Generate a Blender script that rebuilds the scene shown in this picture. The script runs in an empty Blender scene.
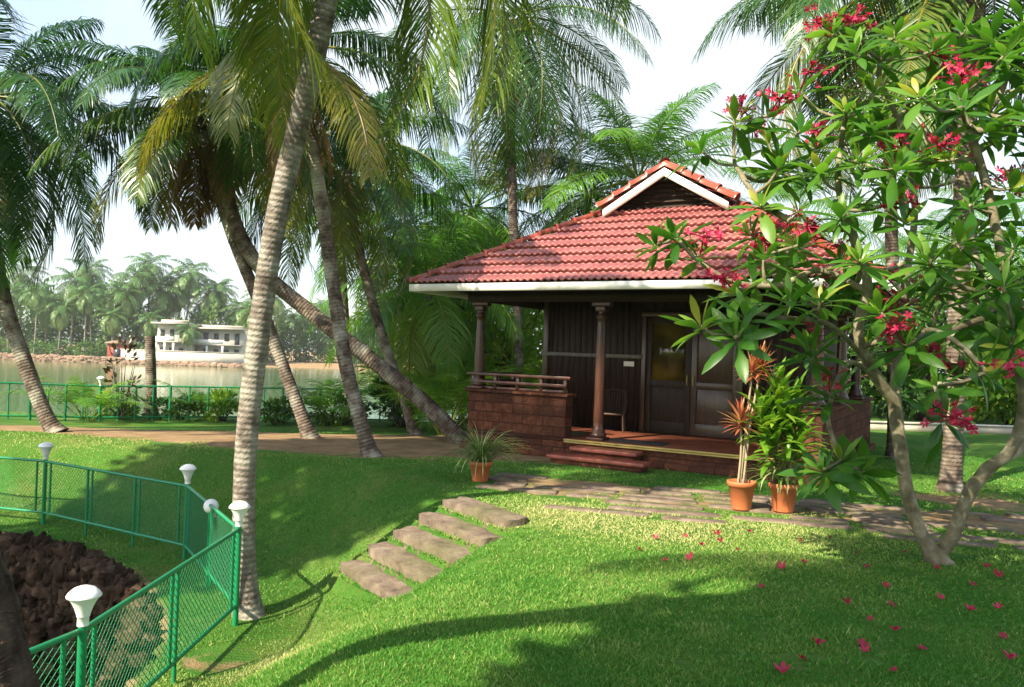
import bpy, math
import numpy as np
from math import radians as R, sin, cos, pi, sqrt
from mathutils import Vector, Matrix
S = bpy.context.scene
COL = S.collection
rng = np.random.default_rng(11)

# ------------------------------------------------------------------ camera, sky, sun, exposure
F_PX, W_PX, H_PX = 800.0, 1024, 687
EYE = np.array([0.0, 0.0, 1.75])
PITCH, ROLL = R(0.6), R(2.0)
fwd = np.array([0, cos(PITCH), sin(PITCH)])
up0 = np.array([0, -sin(PITCH), cos(PITCH)])
rt0 = np.array([1.0, 0, 0])
RT = cos(ROLL)*rt0 + sin(ROLL)*up0
UP = -sin(ROLL)*rt0 + cos(ROLL)*up0
cam = bpy.data.cameras.new('camera')
co = bpy.data.objects.new('camera', cam); COL.objects.link(co)
M3 = Matrix((RT, UP, -fwd)).transposed()
co.matrix_world = Matrix.Translation(EYE) @ M3.to_4x4()
cam.sensor_width = 36.0; cam.lens = F_PX/W_PX*36.0
cam.clip_start = 0.05; cam.clip_end = 3000
S.camera = co
SUN_AZ, SUN_EL = 225.0, 40.0        # sun stands behind the camera on its left
w = bpy.data.worlds.new('World'); S.world = w; w.use_nodes = True
nt = w.node_tree
sky = nt.nodes.new('ShaderNodeTexSky'); sky.sky_type = 'NISHITA'; sky.sun_disc = False
sky.sun_elevation = R(SUN_EL); sky.sun_rotation = R(SUN_AZ)
sky.air_density = 1.0; sky.dust_density = 1.5; sky.ozone_density = 1.0
bg = nt.nodes['Background']; bg.inputs['Strength'].default_value = 0.15
# thin bright cloud over most of the sky, open blue in patches
tcw = nt.nodes.new('ShaderNodeTexCoord'); nzw = nt.nodes.new('ShaderNodeTexNoise'); nzw.inputs['Scale'].default_value = 1.3; nzw.inputs['Detail'].default_value = 6
nt.links.new(tcw.outputs['Generated'], nzw.inputs['Vector'])
crw = nt.nodes.new('ShaderNodeValToRGB'); nt.links.new(nzw.outputs['Fac'], crw.inputs[0])
crw.color_ramp.elements[0].position = 0.43; crw.color_ramp.elements[0].color = (0.12, 0.12, 0.12, 1)
crw.color_ramp.elements[1].position = 0.62; crw.color_ramp.elements[1].color = (0.95, 0.95, 0.95, 1)
mxw = nt.nodes.new('ShaderNodeMix'); mxw.data_type = 'RGBA'
nt.links.new(crw.outputs[0], mxw.inputs[0]); nt.links.new(sky.outputs[0], mxw.inputs[6]); mxw.inputs[7].default_value = (2.75, 3.02, 3.15, 1)
nt.links.new(mxw.outputs[2], bg.inputs[0])
sl = bpy.data.lights.new('sun', 'SUN'); sl.energy = 5.0; sl.angle = R(0.55); sl.color = (1.0, 0.89, 0.68)
so = bpy.data.objects.new('sun', sl); COL.objects.link(so)
so.location = (-20, -20, 30)
tdir = Vector((-sin(R(SUN_AZ))*cos(R(SUN_EL)), -cos(R(SUN_AZ))*cos(R(SUN_EL)), -sin(R(SUN_EL))))
so.rotation_euler = tdir.to_track_quat('-Z', 'Y').to_euler()
S.view_settings.view_transform = 'Standard'
S.view_settings.look = 'None'
S.view_settings.exposure = 1.33
S.view_settings.gamma = 1.0
S.render.film_transparent = False
try:
    S.cycles.max_bounces = 7; S.cycles.diffuse_bounces = 3; S.cycles.transmission_bounces = 4
    S.cycles.transparent_max_bounces = 6; S.cycles.caustics_reflective = False; S.cycles.caustics_refractive = False
    S.cycles.use_denoising = True
except Exception: pass

def ray(px, py):
    x = (px-W_PX/2)/F_PX; y = -(py-H_PX/2)/F_PX
    return x*RT + y*UP + fwd
def at(px, py, Y):
    d = ray(px, py); return EYE + d*(Y-EYE[1])/d[1]
def on_z(px, py, z):
    d = ray(px, py); return EYE + d*(z-EYE[2])/d[2]

# ------------------------------------------------------------------ helpers
def smooth(t):
    t = np.clip(t, 0, 1); return t*t*(3-2*t)
def vnoise(x, y, seed=0):
    x = np.asarray(x, float); y = np.asarray(y, float)
    xi = np.floor(x).astype(np.int64); yi = np.floor(y).astype(np.int64)
    fx = smooth(x-xi); fy = smooth(y-yi)
    def h(a, b):
        n = (a*374761393 + b*668265263 + seed*974634) & 0x7fffffff
        n = ((n ^ (n >> 13))*1274126177) & 0x7fffffff
        return ((n ^ (n >> 16)) & 0xffff)/65535.0
    return (h(xi, yi)*(1-fx)+h(xi+1, yi)*fx)*(1-fy) + (h(xi, yi+1)*(1-fx)+h(xi+1, yi+1)*fx)*fy
def unit(v):
    v = np.asarray(v, float); return v/(np.linalg.norm(v, axis=-1, keepdims=True)+1e-9)

class MB:
    """collects vertices and faces, links them as ONE mesh object"""
    def __init__(s): s.V=[]; s.F=[]; s.T=[]; s.P=[]; s.n=0
    def add(s, V, F, tone=0.0, p2=None):
        V = np.asarray(V, float).reshape(-1, 3); n = len(V)
        s.V.append(V)
        if isinstance(F, np.ndarray): s.F.append((F+s.n).astype(np.int32))
        else:
            by = {}
            for f in F: by.setdefault(len(f), []).append(f)
            for k in by: s.F.append(np.array(by[k], np.int32)+s.n)
        s.T.append(np.broadcast_to(np.asarray(tone, float), (n,)))
        s.P.append(np.zeros((n, 3)) if p2 is None else np.c_[p2, np.zeros(n)])
        s.n += n
    def box(s, c, size, rz=0.0, tone=0.0, tilt=None):
        c = np.asarray(c, float); h = np.asarray(size, float)/2
        v = np.array([[x, y, z] for x in (-1, 1) for y in (-1, 1) for z in (-1, 1)], float)*h
        if tilt is not None:
            m = np.array(Matrix.Rotation(tilt[1], 3, tilt[0])); v = v @ m.T
        if rz:
            m = np.array(Matrix.Rotation(rz, 3, 'Z')); v = v @ m.T
        s.add(v+c, np.array([[0,1,3,2],[4,6,7,5],[0,4,5,1],[2,3,7,6],[0,2,6,4],[1,5,7,3]]), tone)
    def tube(s, pts, rad, n=8, tone=0.0, cap=True, wob=0.0):
        pts = np.asarray(pts, float); m = len(pts)
        rad = np.broadcast_to(np.asarray(rad, float), (m,))
        t = unit(np.gradient(pts, axis=0))
        ref = np.array([0, 0, 1.0]) if abs(t[0][2]) < 0.9 else np.array([1.0, 0, 0])
        a = unit(ref - t[0]*np.dot(ref, t[0])); A = [a]
        for i in range(1, m):
            a = unit(a - t[i]*np.dot(a, t[i])); A.append(a)
        A = np.array(A); B = np.cross(t, A)
        ang = np.linspace(0, 2*pi, n+1)
        rr = rad[:, None, None]
        if wob: rr = rr*(1+wob*(rng.random((m, n+1, 1))-0.5)); rr[:, n] = rr[:, 0]
        V = pts[:, None] + rr*(np.cos(ang)[None, :, None]*A[:, None] + np.sin(ang)[None, :, None]*B[:, None])
        L = np.r_[0, np.cumsum(np.linalg.norm(np.diff(pts, axis=0), axis=1))]
        P = np.stack(np.broadcast_arrays(ang[None, :], L[:, None]), -1).reshape(-1, 2)
        i, j = np.meshgrid(np.arange(m-1), np.arange(n), indexing='ij')
        q = (i*(n+1)+j).ravel()
        s.add(V.reshape(-1, 3), np.stack([q, q+1, q+n+2, q+n+1], 1), tone, P)
        if cap:
            for k, o in ((0, 1), (m-1, 0)):
                f = list(range(n)); f = f[::-1] if o else f
                s.add(V[k, :n], [f], tone, np.c_[ang[:n], np.full(n, L[k])])
    def lathe(s, prof, c=(0,0,0), n=24, tone=0.0):
        prof = np.asarray(prof, float); m = len(prof); ang = np.linspace(0, 2*pi, n, endpoint=False)
        V = np.stack([prof[:, 0][:, None]*np.cos(ang), prof[:, 0][:, None]*np.sin(ang), np.repeat(prof[:, 1][:, None], n, 1)], -1)+np.asarray(c)
        i, j = np.meshgrid(np.arange(m-1), np.arange(n), indexing='ij')
        a = (i*n+j).ravel(); b = (i*n+(j+1) % n).ravel()
        s.add(V.reshape(-1, 3), np.stack([a, b, b+n, a+n], 1), tone)
    def build(s, name, mat, parent=None, sm=False, off=None, bevel=0.0):
        me = bpy.data.meshes.new(name)
        V = np.concatenate(s.V)
        if off is not None: V = V-np.asarray(off)
        loops = np.concatenate([f.ravel() for f in s.F]); tot = np.concatenate([np.full(len(f), f.shape[1]) for f in s.F])
        start = np.r_[0, np.cumsum(tot)[:-1]]
        me.vertices.add(len(V)); me.vertices.foreach_set('co', V.astype(np.float32).ravel())
        me.loops.add(len(loops)); me.loops.foreach_set('vertex_index', loops.astype(np.int32))
        me.polygons.add(len(tot)); me.polygons.foreach_set('loop_start', start.astype(np.int32)); me.polygons.foreach_set('loop_total', tot.astype(np.int32))
        if sm: me.polygons.foreach_set('use_smooth', np.ones(len(tot), bool))
        me.attributes.new('tone', 'FLOAT', 'POINT').data.foreach_set('value', np.concatenate(s.T).astype(np.float32))
        P = np.concatenate(s.P)
        if P.any(): me.attributes.new('p2', 'FLOAT_VECTOR', 'POINT').data.foreach_set('vector', P.astype(np.float32).ravel())
        me.update(calc_edges=True); me.validate()
        me.materials.append(mat)
        o = bpy.data.objects.new(name, me); COL.objects.link(o)
        if parent is not None: o.parent = parent
        if bevel:
            b = o.modifiers.new('bevel', 'BEVEL'); b.width = bevel; b.segments = 2; b.limit_method = 'ANGLE'
        return o

def tag(o, label, cat, group=None, kind=None):
    if kind: o['kind'] = kind
    if label: o['label'] = label
    if cat: o['category'] = cat
    if group: o['group'] = group
    return o
def thing(name, label, cat, loc=(0,0,0), rz=0.0, group=None):
    o = bpy.data.objects.new(name, None); COL.objects.link(o)
    o.location = [float(q) for q in loc]; o.rotation_euler = (0, 0, rz); o.empty_display_size = 0.2
    return tag(o, label, cat, group)
def dup(root, loc, rz=0.0, sc=1.0, label=None, group=None):
    r = root.copy(); COL.objects.link(r); r.location = [float(q) for q in loc]; r.rotation_euler = (0, 0, rz); r.scale = (sc, sc, sc)
    if label: r['label'] = label
    if group: r['group'] = group
    for ch in list(root.children):
        c = ch.copy(); COL.objects.link(c); c.parent = r
        for g in ch.children:
            d = g.copy(); COL.objects.link(d); d.parent = c
    return r
def spline(P, n):
    P = np.asarray(P, float); m = len(P)
    if m == 2: return P[0]+(P[1]-P[0])*np.linspace(0, 1, n)[:, None]
    Q = np.vstack([2*P[0]-P[1], P, 2*P[-1]-P[-2]])
    out = []
    for u in np.linspace(0, m-1-1e-6, n):
        i = int(u); f = u-i; a, b, c, d = Q[i:i+4]
        out.append(0.5*((2*b)+(c-a)*f+(2*a-5*b+4*c-d)*f*f+(3*b-a-3*c+d)*f**3))
    return np.array(out)

# ------------------------------------------------------------------ materials
class NM:
    def __init__(s, name):
        s.m = bpy.data.materials.new(name); s.m.use_nodes = True; s.t = s.m.node_tree
        s.b = s.t.nodes['Principled BSDF']; s.out = s.t.nodes['Material Output']
    def n(s, typ, inp=None, **kw):
        nd = s.t.nodes.new(typ)
        for k, v in kw.items(): setattr(nd, k, v)
        for k, v in (inp or {}).items():
            if isinstance(v, bpy.types.NodeSocket): s.t.links.new(v, nd.inputs[k])
            else: nd.inputs[k].default_value = v
        return nd
    def attr(s, name): return s.n('ShaderNodeAttribute', attribute_name=name)
    def noise(s, scale, detail=4, vec=None, rough=0.55, dist=0.0):
        i = {'Scale': scale, 'Detail': detail, 'Roughness': rough, 'Distortion': dist}
        i['Vector'] = vec if vec is not None else s.obj()
        return s.n('ShaderNodeTexNoise', i).outputs['Fac']
    def obj(s): return s.n('ShaderNodeTexCoord').outputs['Object']
    def ramp(s, fac, stops):
        r = s.n('ShaderNodeValToRGB', {0: fac}); e = r.color_ramp.elements
        while len(e) < len(stops): e.new(0.5)
        for k, (p, c) in enumerate(stops): e[k].position = p; e[k].color = (*c, 1) if len(c) == 3 else c
        return r.outputs[0]
    def mix(s, f, a, b, mode='MIX'):
        nd = s.t.nodes.new('ShaderNodeMix'); nd.data_type = 'RGBA'; nd.blend_type = mode
        for idx, v in ((0, f), (6, a), (7, b)):
            if isinstance(v, bpy.types.NodeSocket): s.t.links.new(v, nd.inputs[idx])
            else: nd.inputs[idx].default_value = v if idx == 0 else (*v, 1)
        return nd.outputs[2]
    def math(s, op, a, b=0.0):
        return s.n('ShaderNodeMath', {0: a, 1: b}, operation=op).outputs[0]
    def set(s, **kw):
        for k, v in kw.items():
            k = k.replace('_', ' ')
            if isinstance(v, bpy.types.NodeSocket): s.t.links.new(v, s.b.inputs[k])
            else: s.b.inputs[k].default_value = (*v, 1) if isinstance(v, tuple) and len(v) == 3 else v
        return s
    def bump(s, h, strength=0.5, dist=0.02):
        nd = s.n('ShaderNodeBump', {'Strength': strength, 'Distance': dist, 'Height': h}); s.t.links.new(nd.outputs[0], s.b.inputs['Normal']); return s
    def leafy(s, colour, trans=0.35, boost=1.3):
        """thin leaf: part of the light goes through"""
        tr = s.n('ShaderNodeBsdfTranslucent', {'Color': s.mix(1.0, colour, (boost, boost*1.05, 0.55*boost), 'MULTIPLY')})
        mx = s.n('ShaderNodeMixShader', {0: trans, 1: s.b.outputs[0], 2: tr.outputs[0]})
        s.t.links.new(mx.outputs[0], s.out.inputs['Surface']); return s
def plain(name, col, rough=0.6, var=0.15, sc=6.0, bump=0.0, **kw):
    k = NM(name); f = k.noise(sc, 5)
    c = k.ramp(f, [(0.25, tuple(x*(1-var) for x in col)), (0.75, tuple(min(1, x*(1+var)) for x in col))])
    k.set(Base_Color=c, Roughness=rough, **kw)
    if bump: k.bump(k.noise(sc*6, 4), bump, 0.01)
    return k.m

# ground: grass soil, dry patches, bare earth where the 'tone' mask says so
k = NM('ground')
pos = k.obj()
g = k.ramp(k.noise(0.9, 6, pos), [(0.3, (0.038, 0.140, 0.016)), (0.52, (0.075, 0.180, 0.026)), (0.72, (0.170, 0.210, 0.055))])
g = k.mix(k.math('MULTIPLY', k.noise(38, 3, pos), 0.45), g, (0.035, 0.085, 0.010))
g = k.mix(k.ramp(k.noise(11, 6, pos, 0.7), [(0.56, (0,)*3), (0.70, (0.7,)*3)]), g, (0.14, 0.115, 0.05))
d = k.ramp(k.noise(2.5, 6, pos), [(0.3, (0.20, 0.125, 0.065)), (0.7, (0.36, 0.25, 0.14))])
msk = k.ramp(k.math('ADD', k.attr('tone').outputs['Fac'], k.math('MULTIPLY', k.math('SUBTRACT', k.noise(1.8, 7, pos, 0.65), 0.5), 1.1)), [(0.42, (0,0,0)), (0.60, (1,1,1))])
k.set(Base_Color=k.mix(msk, g, d), Roughness=0.95, Specular_IOR_Level=0.1).bump(k.noise(55, 4, pos), 0.9, 0.03)
M_GROUND = k.m
k = NM('grass'); t = k.attr('tone').outputs['Fac']
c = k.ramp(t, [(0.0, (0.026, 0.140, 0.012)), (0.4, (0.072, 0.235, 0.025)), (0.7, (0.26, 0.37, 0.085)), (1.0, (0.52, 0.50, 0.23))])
k.set(Base_Color=c, Roughness=0.6, Specular_IOR_Level=0.25).leafy(c, 0.35); M_GRASS = k.m
def frond_mat(name, deep, mid, yel, brown, trans=0.3):
    k = NM(name); t = k.attr('tone').outputs['Fac']
    t = k.math('ADD', t, k.math('MULTIPLY', k.math('SUBTRACT', k.noise(1.6, 3), 0.5), 0.22))
    c = k.ramp(t, [(0.0, deep), (0.33, mid), (0.66, yel), (1.0, brown)])
    k.set(Base_Color=c, Roughness=0.36, Specular_IOR_Level=0.5).leafy(c, trans); return k.m
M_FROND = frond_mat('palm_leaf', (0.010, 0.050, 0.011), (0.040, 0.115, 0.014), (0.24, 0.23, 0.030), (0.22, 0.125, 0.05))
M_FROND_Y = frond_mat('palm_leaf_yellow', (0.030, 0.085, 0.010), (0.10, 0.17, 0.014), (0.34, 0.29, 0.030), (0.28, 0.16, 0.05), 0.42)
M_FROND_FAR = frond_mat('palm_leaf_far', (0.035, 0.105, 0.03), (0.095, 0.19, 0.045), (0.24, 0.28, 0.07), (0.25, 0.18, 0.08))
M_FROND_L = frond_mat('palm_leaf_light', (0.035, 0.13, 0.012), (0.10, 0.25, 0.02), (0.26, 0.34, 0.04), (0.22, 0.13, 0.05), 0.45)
def leaf_mat(name, stops, trans=0.3, rough=0.35):
    k = NM(name); t = k.attr('tone').outputs['Fac']; c = k.ramp(t, stops)
    k.set(Base_Color=c, Roughness=rough, Specular_IOR_Level=0.5).leafy(c, trans); return k.m
M_PLUM = leaf_mat('frangipani_leaf', [(0, (0.022, 0.095, 0.012)), (0.5, (0.070, 0.190, 0.020)), (0.9, (0.18, 0.33, 0.04)), (1, (0.36, 0.36, 0.06))], 0.45, 0.38)
M_POTLEAF = leaf_mat('glossy_leaf', [(0, (0.05, 0.15, 0.012)), (0.6, (0.13, 0.28, 0.02)), (1, (0.30, 0.40, 0.05))], 0.42)
M_REDLEAF = leaf_mat('red_leaf', [(0, (0.25, 0.05, 0.04)), (0.6, (0.42, 0.13, 0.06)), (1, (0.5, 0.3, 0.12))], 0.3)
M_STRIPE = leaf_mat('striped_leaf', [(0, (0.05, 0.12, 0.02)), (0.6, (0.13, 0.22, 0.05)), (1, (0.4, 0.42, 0.2))], 0.3)
M_BUSH = leaf_mat('bush_leaf', [(0, (0.018, 0.055, 0.012)), (0.5, (0.05, 0.12, 0.02)), (1, (0.13, 0.21, 0.035))], 0.3, 0.5)
M_BUSHL = leaf_mat('light_bush_leaf', [(0, (0.06, 0.17, 0.015)), (0.5, (0.16, 0.30, 0.025)), (1, (0.33, 0.40, 0.05))], 0.5, 0.5)
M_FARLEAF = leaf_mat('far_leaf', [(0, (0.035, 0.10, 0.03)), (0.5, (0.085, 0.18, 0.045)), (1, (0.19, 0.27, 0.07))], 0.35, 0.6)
M_FLOWER = leaf_mat('petal', [(0, (0.33, 0.004, 0.040)), (0.6, (0.50, 0.010, 0.080)), (1, (0.64, 0.06, 0.17))], 0.3, 0.5)
# bark
k = NM('palm_bark'); p2 = k.attr('p2').outputs['Vector']
sx = k.n('ShaderNodeSeparateXYZ', {0: p2})
mp = k.n('ShaderNodeCombineXYZ', {0: k.math('MULTIPLY', sx.outputs[0], 0.25), 1: sx.outputs[1]}).outputs[0]
wv = k.n('ShaderNodeTexWave', {'Vector': mp, 'Scale': 5.5, 'Distortion': 2.5, 'Detail': 5, 'Detail Scale': 3.0}, bands_direction='Y').outputs['Fac']
c = k.ramp(k.noise(7, 6), [(0.3, (0.075, 0.06, 0.05)), (0.5, (0.20, 0.172, 0.145)), (0.72, (0.38, 0.35, 0.31))])
c = k.mix(k.ramp(wv, [(0.0, (0.5,)*3), (0.22, (0,)*3)]), c, (0.12, 0.09, 0.065))
c = k.mix(k.ramp(k.noise(2.2, 4), [(0.52, (0,)*3), (0.68, (0.75,)*3)]), c, (0.40, 0.38, 0.31))
k.set(Base_Color=c, Roughness=0.9, Specular_IOR_Level=0.15)
k.bump(k.math('ADD', k.math('MULTIPLY', wv, 0.5), k.noise(22, 6)), 0.9, 0.018); M_BARK = k.m
M_BARK2 = M_BARK.copy(); M_BARK2.name = 'brown_palm_bark'
for nd_ in M_BARK2.node_tree.nodes:
    if nd_.type == 'VALTORGB' and len(nd_.color_ramp.elements) == 3 and nd_.color_ramp.elements[2].color[0] > 0.3:
        for e_, c_ in zip(nd_.color_ramp.elements, ((0.045, 0.033, 0.026), (0.12, 0.092, 0.072), (0.25, 0.21, 0.175))): e_.color = (*c_, 1)
k = NM('dark_bark'); v = k.n('ShaderNodeMapping', {'Vector': k.obj(), 'Scale': (1, 1, 0.25)}).outputs[0]
c = k.ramp(k.noise(14, 6, v), [(0.3, (0.022, 0.015, 0.011)), (0.7, (0.10, 0.072, 0.052))])
k.set(Base_Color=c, Roughness=0.95, Specular_IOR_Level=0.1).bump(k.noise(16, 6, v), 1.0, 0.03); M_DBARK = k.m
k = NM('frangipani_bark')
c = k.ramp(k.noise(9, 6), [(0.3, (0.10, 0.085, 0.05)), (0.55, (0.22, 0.19, 0.125)), (0.75, (0.40, 0.36, 0.26))])
k.set(Base_Color=c, Roughness=0.8, Specular_IOR_Level=0.2).bump(k.noise(35, 5), 0.6, 0.01); M_PBARK = k.m
# building
def tile_mat(name, lo, hi, dk):
    k = NM(name)
    c = k.ramp(k.noise(2.4, 6), [(0.3, lo), (0.7, hi)])
    c = k.mix(k.ramp(k.noise(9, 5), [(0.52, (0,)*3), (0.74, (0.6,)*3)]), c, dk)
    v = k.n('ShaderNodeMapping', {'Vector': k.obj(), 'Scale': (3.5, 3.5, 0.5)}).outputs[0]
    c = k.mix(k.ramp(k.noise(1.4, 7, v, 0.7), [(0.54, (0,)*3), (0.74, (0.55,)*3)]), c, (0.045, 0.030, 0.022))
    c = k.mix(k.math('MULTIPLY', k.attr('tone').outputs['Fac'], 0.22), c, dk)
    k.set(Base_Color=c, Roughness=0.36, Specular_IOR_Level=0.65).bump(k.noise(60, 3), 0.25, 0.01); return k.m
M_TILE = tile_mat('roof_tile', (0.23, 0.058, 0.058), (0.37, 0.125, 0.115), (0.09, 0.032, 0.028))
M_RIDGE = tile_mat('ridge_tile', (0.27, 0.050, 0.026), (0.36, 0.085, 0.045), (0.16, 0.035, 0.02))
def wood(name, lo, hi, rough=0.3, ax=(8, 8, 0.7)):
    k = NM(name); v = k.n('ShaderNodeMapping', {'Vector': k.obj(), 'Scale': ax}).outputs[0]
    c = k.ramp(k.noise(3.0, 6, v, 0.6, 0.6), [(0.3, lo), (0.7, hi)])
    k.set(Base_Color=c, Roughness=rough, Specular_IOR_Level=0.5 if rough < 0.35 else 0.22).bump(k.noise(8, 5, v), 0.15, 0.01); return k.m
M_WOODP = wood('dark_plank', (0.014, 0.0085, 0.006), (0.050, 0.030, 0.020), 0.50)
M_WOOD = wood('red_wood', (0.032, 0.010, 0.006), (0.085, 0.027, 0.013), 0.3)
M_WOODD = wood('brown_wood', (0.030, 0.014, 0.008), (0.075, 0.033, 0.017), 0.3)
M_SOFF = wood('soffit_wood', (0.02, 0.012, 0.008), (0.045, 0.028, 0.018), 0.6)
k = NM('laterite_block')
br = k.n('ShaderNodeTexBrick', {'Vector': k.n('ShaderNodeMapping', {'Vector': k.attr('p2').outputs['Vector']}).outputs[0], 'Color1': (0.20, 0.074, 0.040, 1), 'Color2': (0.075, 0.030, 0.020, 1), 'Mortar': (0.045, 0.02, 0.015, 1),
    'Scale': 1.0, 'Mortar Size': 0.009, 'Mortar Smooth': 0.3, 'Brick Width': 0.40, 'Row Height': 0.17})
c = k.mix(k.ramp(k.noise(9, 8, None, 0.75), [(0.38, (0.9,)*3), (0.62, (0,)*3)]), br.outputs[0], (0.075, 0.028, 0.018))
k.set(Base_Color=c, Roughness=0.9, Specular_IOR_Level=0.15)
k.bump(k.math('SUBTRACT', k.noise(30, 6), k.math('MULTIPLY', br.outputs['Fac'], 1.2)), 1.0, 0.035); M_BRICK = k.m
M_WHITE = plain('white_paint', (0.80, 0.78, 0.73), 0.5, 0.07, 3)
M_FLOOR = plain('red_oxide_floor', (0.12, 0.040, 0.024), 0.2, 0.2, 2)
M_NOSE = plain('yellow_nosing', (0.48, 0.36, 0.10), 0.5, 0.2, 8)
M_STEPW = plain('red_step', (0.28, 0.075, 0.05), 0.35, 0.2, 4)
k = NM('door_glass'); k.set(Base_Color=(0.02, 0.02, 0.015), Roughness=0.06, Specular_IOR_Level=0.5); 
sxz = k.n('ShaderNodeSeparateXYZ', {0: k.obj()})
c = k.ramp(k.noise(1.6, 2), [(0.35, (0.05, 0.042, 0.012)), (0.62, (0.20, 0.14, 0.02))]); k.set(Base_Color=c); M_GLASS = k.m  # warm yellow glow of the pane put into its base colour
# stone, metal, misc
k = NM('flagstone'); 
c = k.ramp(k.noise(5, 7, None, 0.65), [(0.3, (0.075, 0.055, 0.042)), (0.55, (0.19, 0.145, 0.11)), (0.8, (0.31, 0.25, 0.19))])
c = k.mix(k.ramp(k.noise(1.3, 5), [(0.5, (0,)*3), (0.7, (0.55,)*3)]), c, (0.10, 0.11, 0.04))
k.set(Base_Color=c, Roughness=0.9, Specular_IOR_Level=0.15).bump(k.noise(24, 6), 0.7, 0.015); M_STONE = k.m
k = NM('rubble')
c = k.ramp(k.noise(4, 7, None, 0.65), [(0.3, (0.018, 0.011, 0.007)), (0.52, (0.070, 0.042, 0.027)), (0.72, (0.19, 0.12, 0.08))])
k.set(Base_Color=c, Roughness=0.95, Specular_IOR_Level=0.1).bump(k.noise(18, 6), 0.9, 0.03); M_ROCK = k.m
k = NM('green_paint')
c = k.mix(k.ramp(k.noise(14, 7, None, 0.7), [(0.58, (0,)*3), (0.68, (0.75,)*3)]), (0.005, 0.19, 0.070), (0.055, 0.075, 0.040))
k.set(Base_Color=c, Roughness=0.38, Specular_IOR_Level=0.5); M_GREEN = k.m
M_LAMP = plain('white_plastic', (0.78, 0.78, 0.76), 0.3, 0.10, 9)
M_TERRA = plain('terracotta', (0.46, 0.135, 0.05), 0.6, 0.18, 5, 0.2)
M_SOIL = plain('soil', (0.06, 0.035, 0.02), 0.95, 0.3, 20)
M_CANE = plain('wicker', (0.06, 0.030, 0.014), 0.5, 0.3, 30, 0.4)
M_MAT = plain('black_mat', (0.02, 0.02, 0.022), 0.9, 0.3, 30)
M_PLASTER = plain('pale_plaster', (0.50, 0.47, 0.40), 0.85, 0.28, 0.35)
M_PLASTERD = plain('dirty_plaster', (0.50, 0.44, 0.36), 0.85, 0.2, 0.6)
M_DARKW = plain('dark_window', (0.035, 0.04, 0.04), 0.2, 0.2, 1)
M_SLAB = plain('weathered_slab', (0.42, 0.37, 0.32), 0.9, 0.2, 0.7)
M_REDP = plain('red_panel', (0.30, 0.05, 0.03), 0.7, 0.2, 1)
M_COCO = plain('coconut_husk', (0.20, 0.19, 0.03), 0.5, 0.35, 6)
M_BANK = plain('bank_stone', (0.22, 0.145, 0.10), 0.95, 0.3, 0.25)
k = NM('water')
c = k.ramp(k.noise(0.03, 3), [(0.3, (0.05, 0.11, 0.035)), (0.7, (0.085, 0.15, 0.05))])
v = k.n('ShaderNodeMapping', {'Vector': k.obj(), 'Scale': (0.55, 1.5, 1)}).outputs[0]
k.set(Base_Color=c, Roughness=0.06, IOR=1.33, Specular_IOR_Level=0.25).bump(k.noise(1.6, 4, v), 0.3, 0.05); M_WATER = k.m

# ------------------------------------------------------------------ terrain
def poly_sd(poly, x, y):
    """signed distance to a polygon, positive inside"""
    P = np.asarray(poly, float); x = np.asarray(x, float); y = np.asarray(y, float)
    d = np.full(x.shape, 1e9); ins = np.zeros(x.shape, bool)
    for a, b in zip(P, np.roll(P, -1, 0)):
        e = b-a; t = np.clip(((x-a[0])*e[0]+(y-a[1])*e[1])/(e@e), 0, 1)
        d = np.minimum(d, np.hypot(x-a[0]-t*e[0], y-a[1]-t*e[1]))
        c = (a[1] > y) != (b[1] > y)
        xx = e[0]*(y-a[1])/(e[1] if e[1] else 1e-9)+a[0]
        ins ^= c & (x < xx)
    return np.where(ins, d, -d)
LOWER = [(-0.55,-6), (-0.75,2.5), (-0.50,5.0), (0.15,6.4), (0.22,7.7), (-0.25,9.2), (-0.85,10.6), (-2.4,12.2), (-4.6,12.9), (-7,13.9), (-12,14.4), (-40,14.6), (-40,-6)]
PIT = [(-9.5,10.9), (-6.9,10.7), (-5.8,10.3), (-4.9,9.75), (-4.1,8.95), (-3.45,8.0), (-3.0,7.0), (-2.85,5.8), (-2.95,4.8), (-3.9,3.9), (-9.5,3.0)]
LAKE = [(-400,21.6), (-14,21.6), (-8,22.2), (-2,23.4), (2.5,27), (7,42), (30,95), (60,150), (-400,138)]
ZW = -2.6
SL = on_z(338, 564, -0.54); SU = unit((on_z(397, 600, -0.54)-SL)*[1,1,0]); SP = np.array([-SU[1], SU[0], 0])
if SP[0] < 0: SP = -SP
TOP = on_z(443, 501, 0.0)
LEN = np.linalg.norm(on_z(397, 600, -0.54)-SL)
run = (TOP-SL)*[1,1,0]/4.0
STEPDEF = [(SL*[1,1,0]+run*q_+np.array([0,0,-0.54+0.135*q_]), LEN*(1.0 if q_ < 4 else 0.92), 0.40) for q_ in range(5)]
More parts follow.
